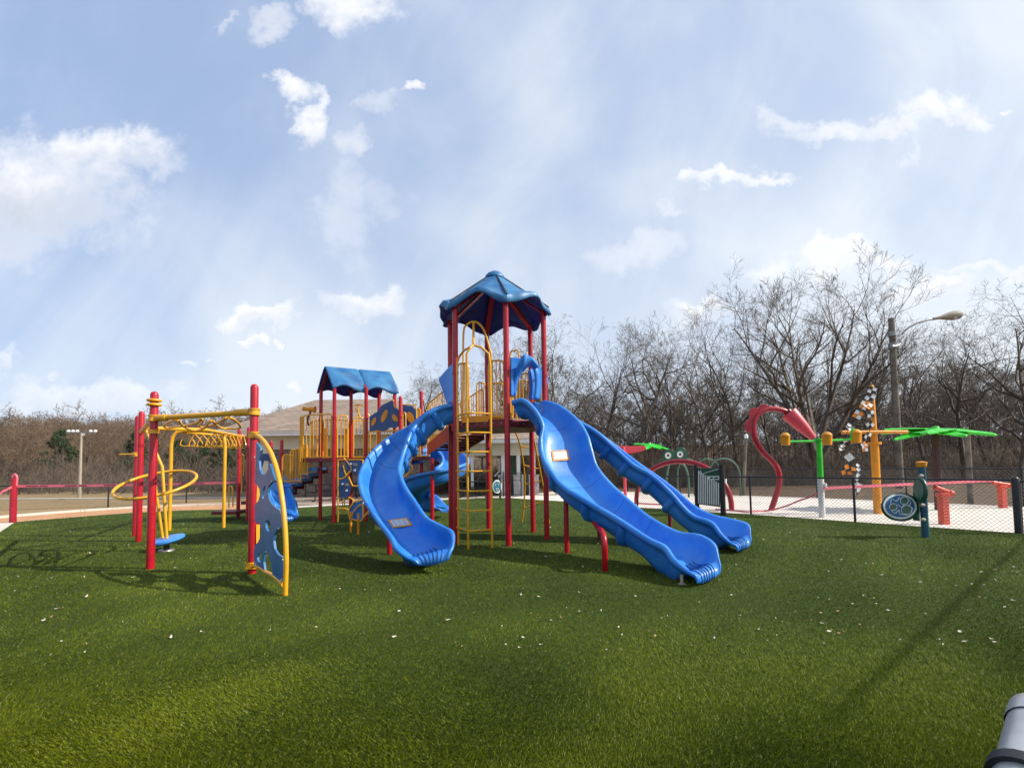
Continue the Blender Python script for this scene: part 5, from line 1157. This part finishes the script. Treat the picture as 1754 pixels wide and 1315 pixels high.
# frog arch and hoops
Yf = 21.0; fb = Vector((A(1163, 850, Yf).x, Yf, 0)); t = thing('frog_arch', fb, 'green frog face with two round white eyes on a green tube arch', 'water feature')
b = MB(); b.plate([tr([(x, y, Yf) for x, y in [(1133, 792), (1134, 781), (1138, 773), (1145, 768.5), (1151, 769.5), (1156, 775), (1158, 769), (1164, 765), (1170, 766), (1175, 771), (1177, 779), (1176, 790), (1165, 792), (1150, 793)]])], .05); hd = b.build('head_plate', 'dgreen', t, bevel=.01)
for x, y in ((1143.7, 780), (1164.2, 778)):
    e = MB(); e.lathe(A(x, y, Yf)+Vector((0, -.03, 0)), [(.15, 0), (.15, .02), (0, .021)], 24, axis=(0, -1, 0)); ey = e.build('eye', 'white', t); e = MB(); e.ring(A(x, y, Yf)+Vector((0, -.05, 0)), .15, .014, N=(0, 1, 0)); e.build('eye_rim', 'hoopgreen', ey); e = MB(); e.lathe(A(x, y, Yf)+Vector((0, -.052, 0)), [(.055, 0), (.055, .012), (0, .013)], 18, axis=(0, -1, 0)); e.build('pupil', 'ink', ey)
b = MB(); b.tube(catmull([at(A(1142, 800, Yf), -.02)]+tr([(1141, 830, Yf), (1145, 800, Yf), (1152, 792, Yf), (1162, 792, Yf), (1172, 797, Yf), (1178, 812, Yf), (1180, 832, Yf)])+[at(A(1178, 800, Yf), -.02)], 5), .045, 10); b.build('arch_tube', 'hoopgreen', t)
for i, (xc, w_, yt, Yh) in enumerate(((1178, 18, 785.5, 22.5), (1212, 24, 785.5, 22.0), (1240, 27, 785, 21.5))):
    l_, r_ = A(xc-w_, 800, Yh), A(xc+w_, 800, Yh); zt = A(xc, yt, Yh).z; t = thing('spray_hoop', at((l_+r_)/2, 0), ['dull green spray hoop right beside the frog face', 'dull green spray hoop behind the chime panel', 'dull green spray hoop right of the chime panel'][i], 'water feature', 'green spray hoops')
    b = MB(); P = []
    for k in range(25): th = math.pi*k/24; P.append(l_.lerp(r_, .5-.5*math.cos(th))); P[-1].z = zt-.8+.8*math.sin(th) if zt > 1 else zt*math.sin(th)
    P[0].z = P[-1].z = zt-.8; b.tube([at(P[0], -.02)]+P+[at(P[-1], -.02)], .035, 8); b.build('hoop_tube', 'hoopgreen', t)
# chime panel
c1 = G(1239, 884); c0 = Vector((A(1192, 800, 14.3).x, 14.3, 0)); t = thing('chime_panel', (c0+c1)/2, 'dark green outdoor chime panel with white vertical bars between two black posts', 'music panel')
post(c0, A(1191, 796, c0.y).z, .065, t, m='black', dome=False); post(c1, A(1237, 795, c1.y).z, .075, t, m='black', dome=False)
cp_ = pan('board', [(1195, 801), (1233, 801), (1233, 868), (1195, 863)], c0, c1, 'dgreen', .04, 0, parent=t)
b = MB(); 
for k in range(10):
    x = 1196.8+k*3.75; yt = 806+k*2.3; p, q = V(x, yt, c0-Vector((0, .06, 0)), c1-Vector((0, .06, 0))), V(x, 862+k*.35, c0-Vector((0, .06, 0)), c1-Vector((0, .06, 0))); b.tube([p, q], .020, 8)
b.build('chime_bar', 'white', t)
pan('name_plate', [(1213, 815), (1232, 815), (1232, 821.5), (1213, 821.5)], c0, c1, 'white', .012, .045, parent=cp_, bevel=0)
pan('name_print', [(1215, 817), (1221, 816.5), (1221, 820), (1215, 820)], c0, c1, 'dgreen', .004, .055, parent=cp_, bevel=0); pan('name_print', [(1223, 817), (1230, 816.5), (1230, 820), (1223, 820)], c0, c1, 'dgreen', .004, .055, parent=cp_, bevel=0)
b = MB(); b.tube([V(x, y, c0-Vector((0, .04, 0)), c1-Vector((0, .04, 0))) for x, y in [(1198, 811), (1200, 805), (1202, 812), (1199, 813), (1210, 809), (1220, 806), (1231, 803)]], .010, 5); b.build('note_line', 'white', cp_)
pan('side_box', [(1241.5, 820), (1244, 820), (1244, 827), (1241.5, 827)], c0, c1, 'white', .08, .03, parent=t)
# navy post with bubble disc
npost = G(1585.4, 921); Yn = npost.y; t = thing('bubble_panel', npost, 'navy post with yellow cap carrying a round blue bubble panel', 'play panel')
zt = A(1578, 798, Yn).z; b = MB(); b.tube([at(npost, -.02), at(npost, zt)], .064, 16); b.build('post', 'navypost', t)
b = MB(); b.lathe(at(npost, zt-.02), [(.07, 0), (.085, .02), (.085, .07), (.095, .08), (.095, .10), (.05, .115), (0, .12)], 18); b.build('cap', 'gold', t)
D0, D1 = A(1510, 867, Yn-.05), A(1574, 867, Yn+.10)
dk = pan('disc', ell(1542, 868, 31.5, 24.5, 4, 40), D0, D1, 'dgreen', .05, 0, parent=t)
pan('bracket', [(1565, 843), (1574, 846), (1574, 892), (1566, 891), (1563, 880), (1566, 856)], D0, D1, 'dgreen', .045, -.01, parent=t)
pan('disc_ring', ell(1541.5, 867, 28.5, 21.5, 4, 40), D0, D1, 'white', .012, .032, parent=dk, bevel=0); pan('disc_face', ell(1541.5, 867, 25, 18.5, 4, 40), D0, D1, 'discblue', .012, .040, parent=dk, bevel=0)
for x, y, r in ((1549, 857, 6), (1530, 868, 5.5), (1553, 873, 8)): pan('bubble', ell(x, y, r, r*.9, 0, 20), D0, D1, 'hoopgreen', .01, .048, parent=dk, bevel=0)
def lines(parent, L, P, Q, m, r, off=.055, name='squiggle'):
    n_ = Vector((Q[1]-P[1], P[0]-Q[0], 0)).normalized(); n_ = -n_ if n_.y > 0 else n_; b = MB()
    for l in L: b.tube(catmull([V(x, y, P+n_*off, Q+n_*off) for x, y in l], 4, closed=False), r, 5)
    b.build(name, m, parent)
lines(dk, [[(1525, 862), (1528, 855), (1535, 858), (1541, 851)], [(1557, 855), (1560, 862), (1556, 866), (1563, 870), (1560, 876)], [(1527, 874), (1533, 879), (1540, 873), (1541, 880), (1550, 881)], [(1537, 864), (1545, 868), (1548, 864)]]+[ell(x, y, r, r*.9, 0, 14)+ell(x, y, r, r*.9, 0, 14)[:1] for x, y, r in ((1549, 857, 7), (1530, 868, 6.5), (1553, 873, 9))], D0, D1, 'white', .007)
b = MB(); sd_c = A(1576.5, 839, Yn-.09); b.lathe(sd_c, [(.25, -.02), (.26, 0), (.25, .02), (0, .021)], 28, axis=(-.95, .32, 0)); b.lathe(sd_c, [(.25, -.02), (0, -.021)], 28, axis=(-.95, .32, 0)); s2 = b.build('side_disc', 'dgreen', t)
b = MB(); b.lathe(sd_c+Vector((-.95, .32, 0))*.022, [(.20, 0), (.20, .012), (0, .013)], 24, axis=(-.95, .32, 0)); b.build('side_disc_face', 'hoopgreen', s2)
for y in (815, 865, 890): b = MB(); b.lathe(A(1578+(y-815)*.05, y, Yn-.07), [(0, .04), (.03, .03), (.04, 0), (.03, -.04), (0, -.04)], 10, axis=(1, 0, 0)); b.build('clamp_knob', 'soffit', t)
# far teal disc near pavilion
Yd = 21.8; fd = at(A(852, 833, Yd), 0); t = thing('round_sign_panel', fd, 'small round teal face panel with white rim in front of the pavilion', 'play panel')
b = MB(); b.tube([at(fd, -.02)+Vector((.12, .05, 0)), at(fd, 1.0)+Vector((.12, .05, 0))], .05, 10); b.build('post', 'black', t)
E0, E1 = A(845, 833, Yd-.1), A(862, 833, Yd+.1); d1 = pan('disc', ell(851.5, 833, 8, 11.5, 0, 28), E0, E1, 'white', .05, 0, parent=t); pan('disc_face', ell(851.2, 833, 5.8, 9, 0, 28), E0, E1, 'teal', .014, .03, parent=d1, bevel=0)
lines(d1, [[(847.5, 829), (849, 831), (849.5, 829)], [(852, 828), (854, 830), (855.5, 828)], [(849.5, 837), (851.5, 840), (854, 837), (851.5, 836), (849.5, 837)]], E0, E1, 'white', .012, .045)
# tapes on the pad
tape([A(1411, 836, gp.y-.1), A(1560, 829, 13.6), A(1704, 823, 14.7)], 'pink tape from the green bucket post to the far red cannon', words=False)
tape([A(1409, 842, gp.y-.1), A(1370, 857, 13.6), A(1335, 870, 14.2), G(1310, 877)+Vector((0, 0, .04)), G(1282, 878.5)+Vector((0, 0, .04)), G(1255, 876)+Vector((0, 0, .04)), G(1225, 874)+Vector((0, 0, .04))], 'pink tape drooping from the green post down to the pad', h=.05, words=False)
tape([G(1092, 864)+Vector((0, 0, .05)), G(1130, 866)+Vector((0, 0, .05)), G(1180, 869)+Vector((0, 0, .05)), G(1200, 872)+Vector((0, 0, .05))], 'pink tape lying along the pad edge left of the chime panel', h=.05, words=False)
# street lamp and poles
Yl = 26.0; lb_ = at(A(1540, 800, Yl), 0); t = thing('street_lamp', lb_, 'tall weathered wooden pole with a cobra head street lamp', 'street lamp'); zt = A(1542, 545, Yl).z
b = MB(); b.tube([at(lb_, -.1), at(lb_, zt)], [.20, .14], 12); b.build('pole', 'woodpole', t)
b = MB(); b.tube(catmull(tr([(1545, 572, Yl-.15), (1555, 562, Yl-.15), (1572, 553, Yl-.15), (1590, 548, Yl-.15), (1602, 546.5, Yl-.15)]), 4), .05, 8); b.build('arm', 'grey', t)
h0, h1 = A(1598, 546, Yl-.15), A(1647, 538, Yl-.15); a = (h1-h0).normalized(); L = (h1-h0).length
b = MB(); b.lathe(h0, [(0, 0), (.07, .02), (.10, L*.25), (.20, L*.5), (.26, L*.72), (.24, L*.9), (.14, L*.99), (0, L)], 16, axis=a); hd = b.build('lamp_head', 'soffit', t); hd.scale = (1, 1, 1)
b = MB(); c = h0.lerp(h1, .70)-Vector((0, 0, .06)); b.lathe(c, [(.22, 0), (.20, -.12), (.10, -.19), (0, -.20)], 16); b.build('lamp_lens', 'white', hd)
for y in (572, 592): b = MB(); b.tube([at(lb_, A(1541, y+4, Yl).z), at(lb_, A(1541, y-4, Yl).z)], .20, 10); b.build('band', 'grey', t)
b = MB(); b.tube(tr([(1541, 590, Yl-.2), (1531, 594, Yl-.4)]), .05, 8); b.lathe(A(1530, 594, Yl-.4), [(0, -.12), (.09, -.1), (.12, .0), (.10, .14), (0, .15)], 10, axis=(-1, -.3, -.1)); b.build('camera_box', 'grey', t)
def pole(px, ptop, pb, r, label, cap=True):
    p = G(px[1], pb); t = thing('wooden_pole', p, label, 'pole', 'plain poles in front of the wood'); b = MB(); q = A(px[0], ptop, p.y); b.tube([at(p, -.05), q], [r, r*.85], 12); b.build('shaft', 'woodpole', t)
    if cap: b = MB(); b.lathe(q, [(r*1.15, -.1), (r*1.2, .02), (r*.5, .1), (0, .12)], 12); b.build('cap', 'white', t)
pole((1278, 1273), 747, 849, .075, 'short grey pole with a pale cap left of the red question mark pipe'); pole((1657, 1663), 741, 863, .09, 'grey wooden pole right under the tip of the large palm spray', cap=False)
# white rail end close to the camera
e0 = A(1783, 1224, .96); e1 = A(1757, 1352, .82); ax = (e1-e0).normalized(); t = thing('metal_rail', at(e0, 0), 'close white metal pipe rail with rounded end cap at the bottom right corner', 'rail')
b = MB(); b.tube([e0, e1, e1+ax*.9], .043, 28, caps=True); b.build('pipe', 'alu', t)
b = MB(); b.lathe(e0+ax*.025, [(.0455, .03), (.0465, .0), (.0455, -.022), (.040, -.034), (.022, -.042), (0, -.044)], 28, axis=ax); b.build('end_cap', 'alu', t)
b = MB(); c = A(1740, 1330, .82); cc = e0.lerp(e1, .93); b.lathe(cc, [(.044, -.012), (.052, -.012), (.052, .012), (.044, .012)], 28, axis=ax); b.build('clamp_band', 'black', t)
b = MB(); b.tube([e1+ax*.5, at(e1+ax*.5, -.02)], .03, 12); b.build('upright', 'alu', t)
# overhead cable whose shadow crosses the lower right of the turf
hz = 5.0; sh = Vector((sdir.x, sdir.y, 0))/sdir.z*hz
q0, q1 = G(1754, 925)+sh, G(1500, 1160)+sh; dq = (q0-q1).normalized(); t = thing('overhead_cable', at(q0, hz), 'thick dark cable strung high overhead beyond the right edge', 'cable')
b = MB(); b.tube([at(q1-dq*1.0, hz), at(q0+dq*60, hz)], .024, 8); b.build('cable', 'black', t)
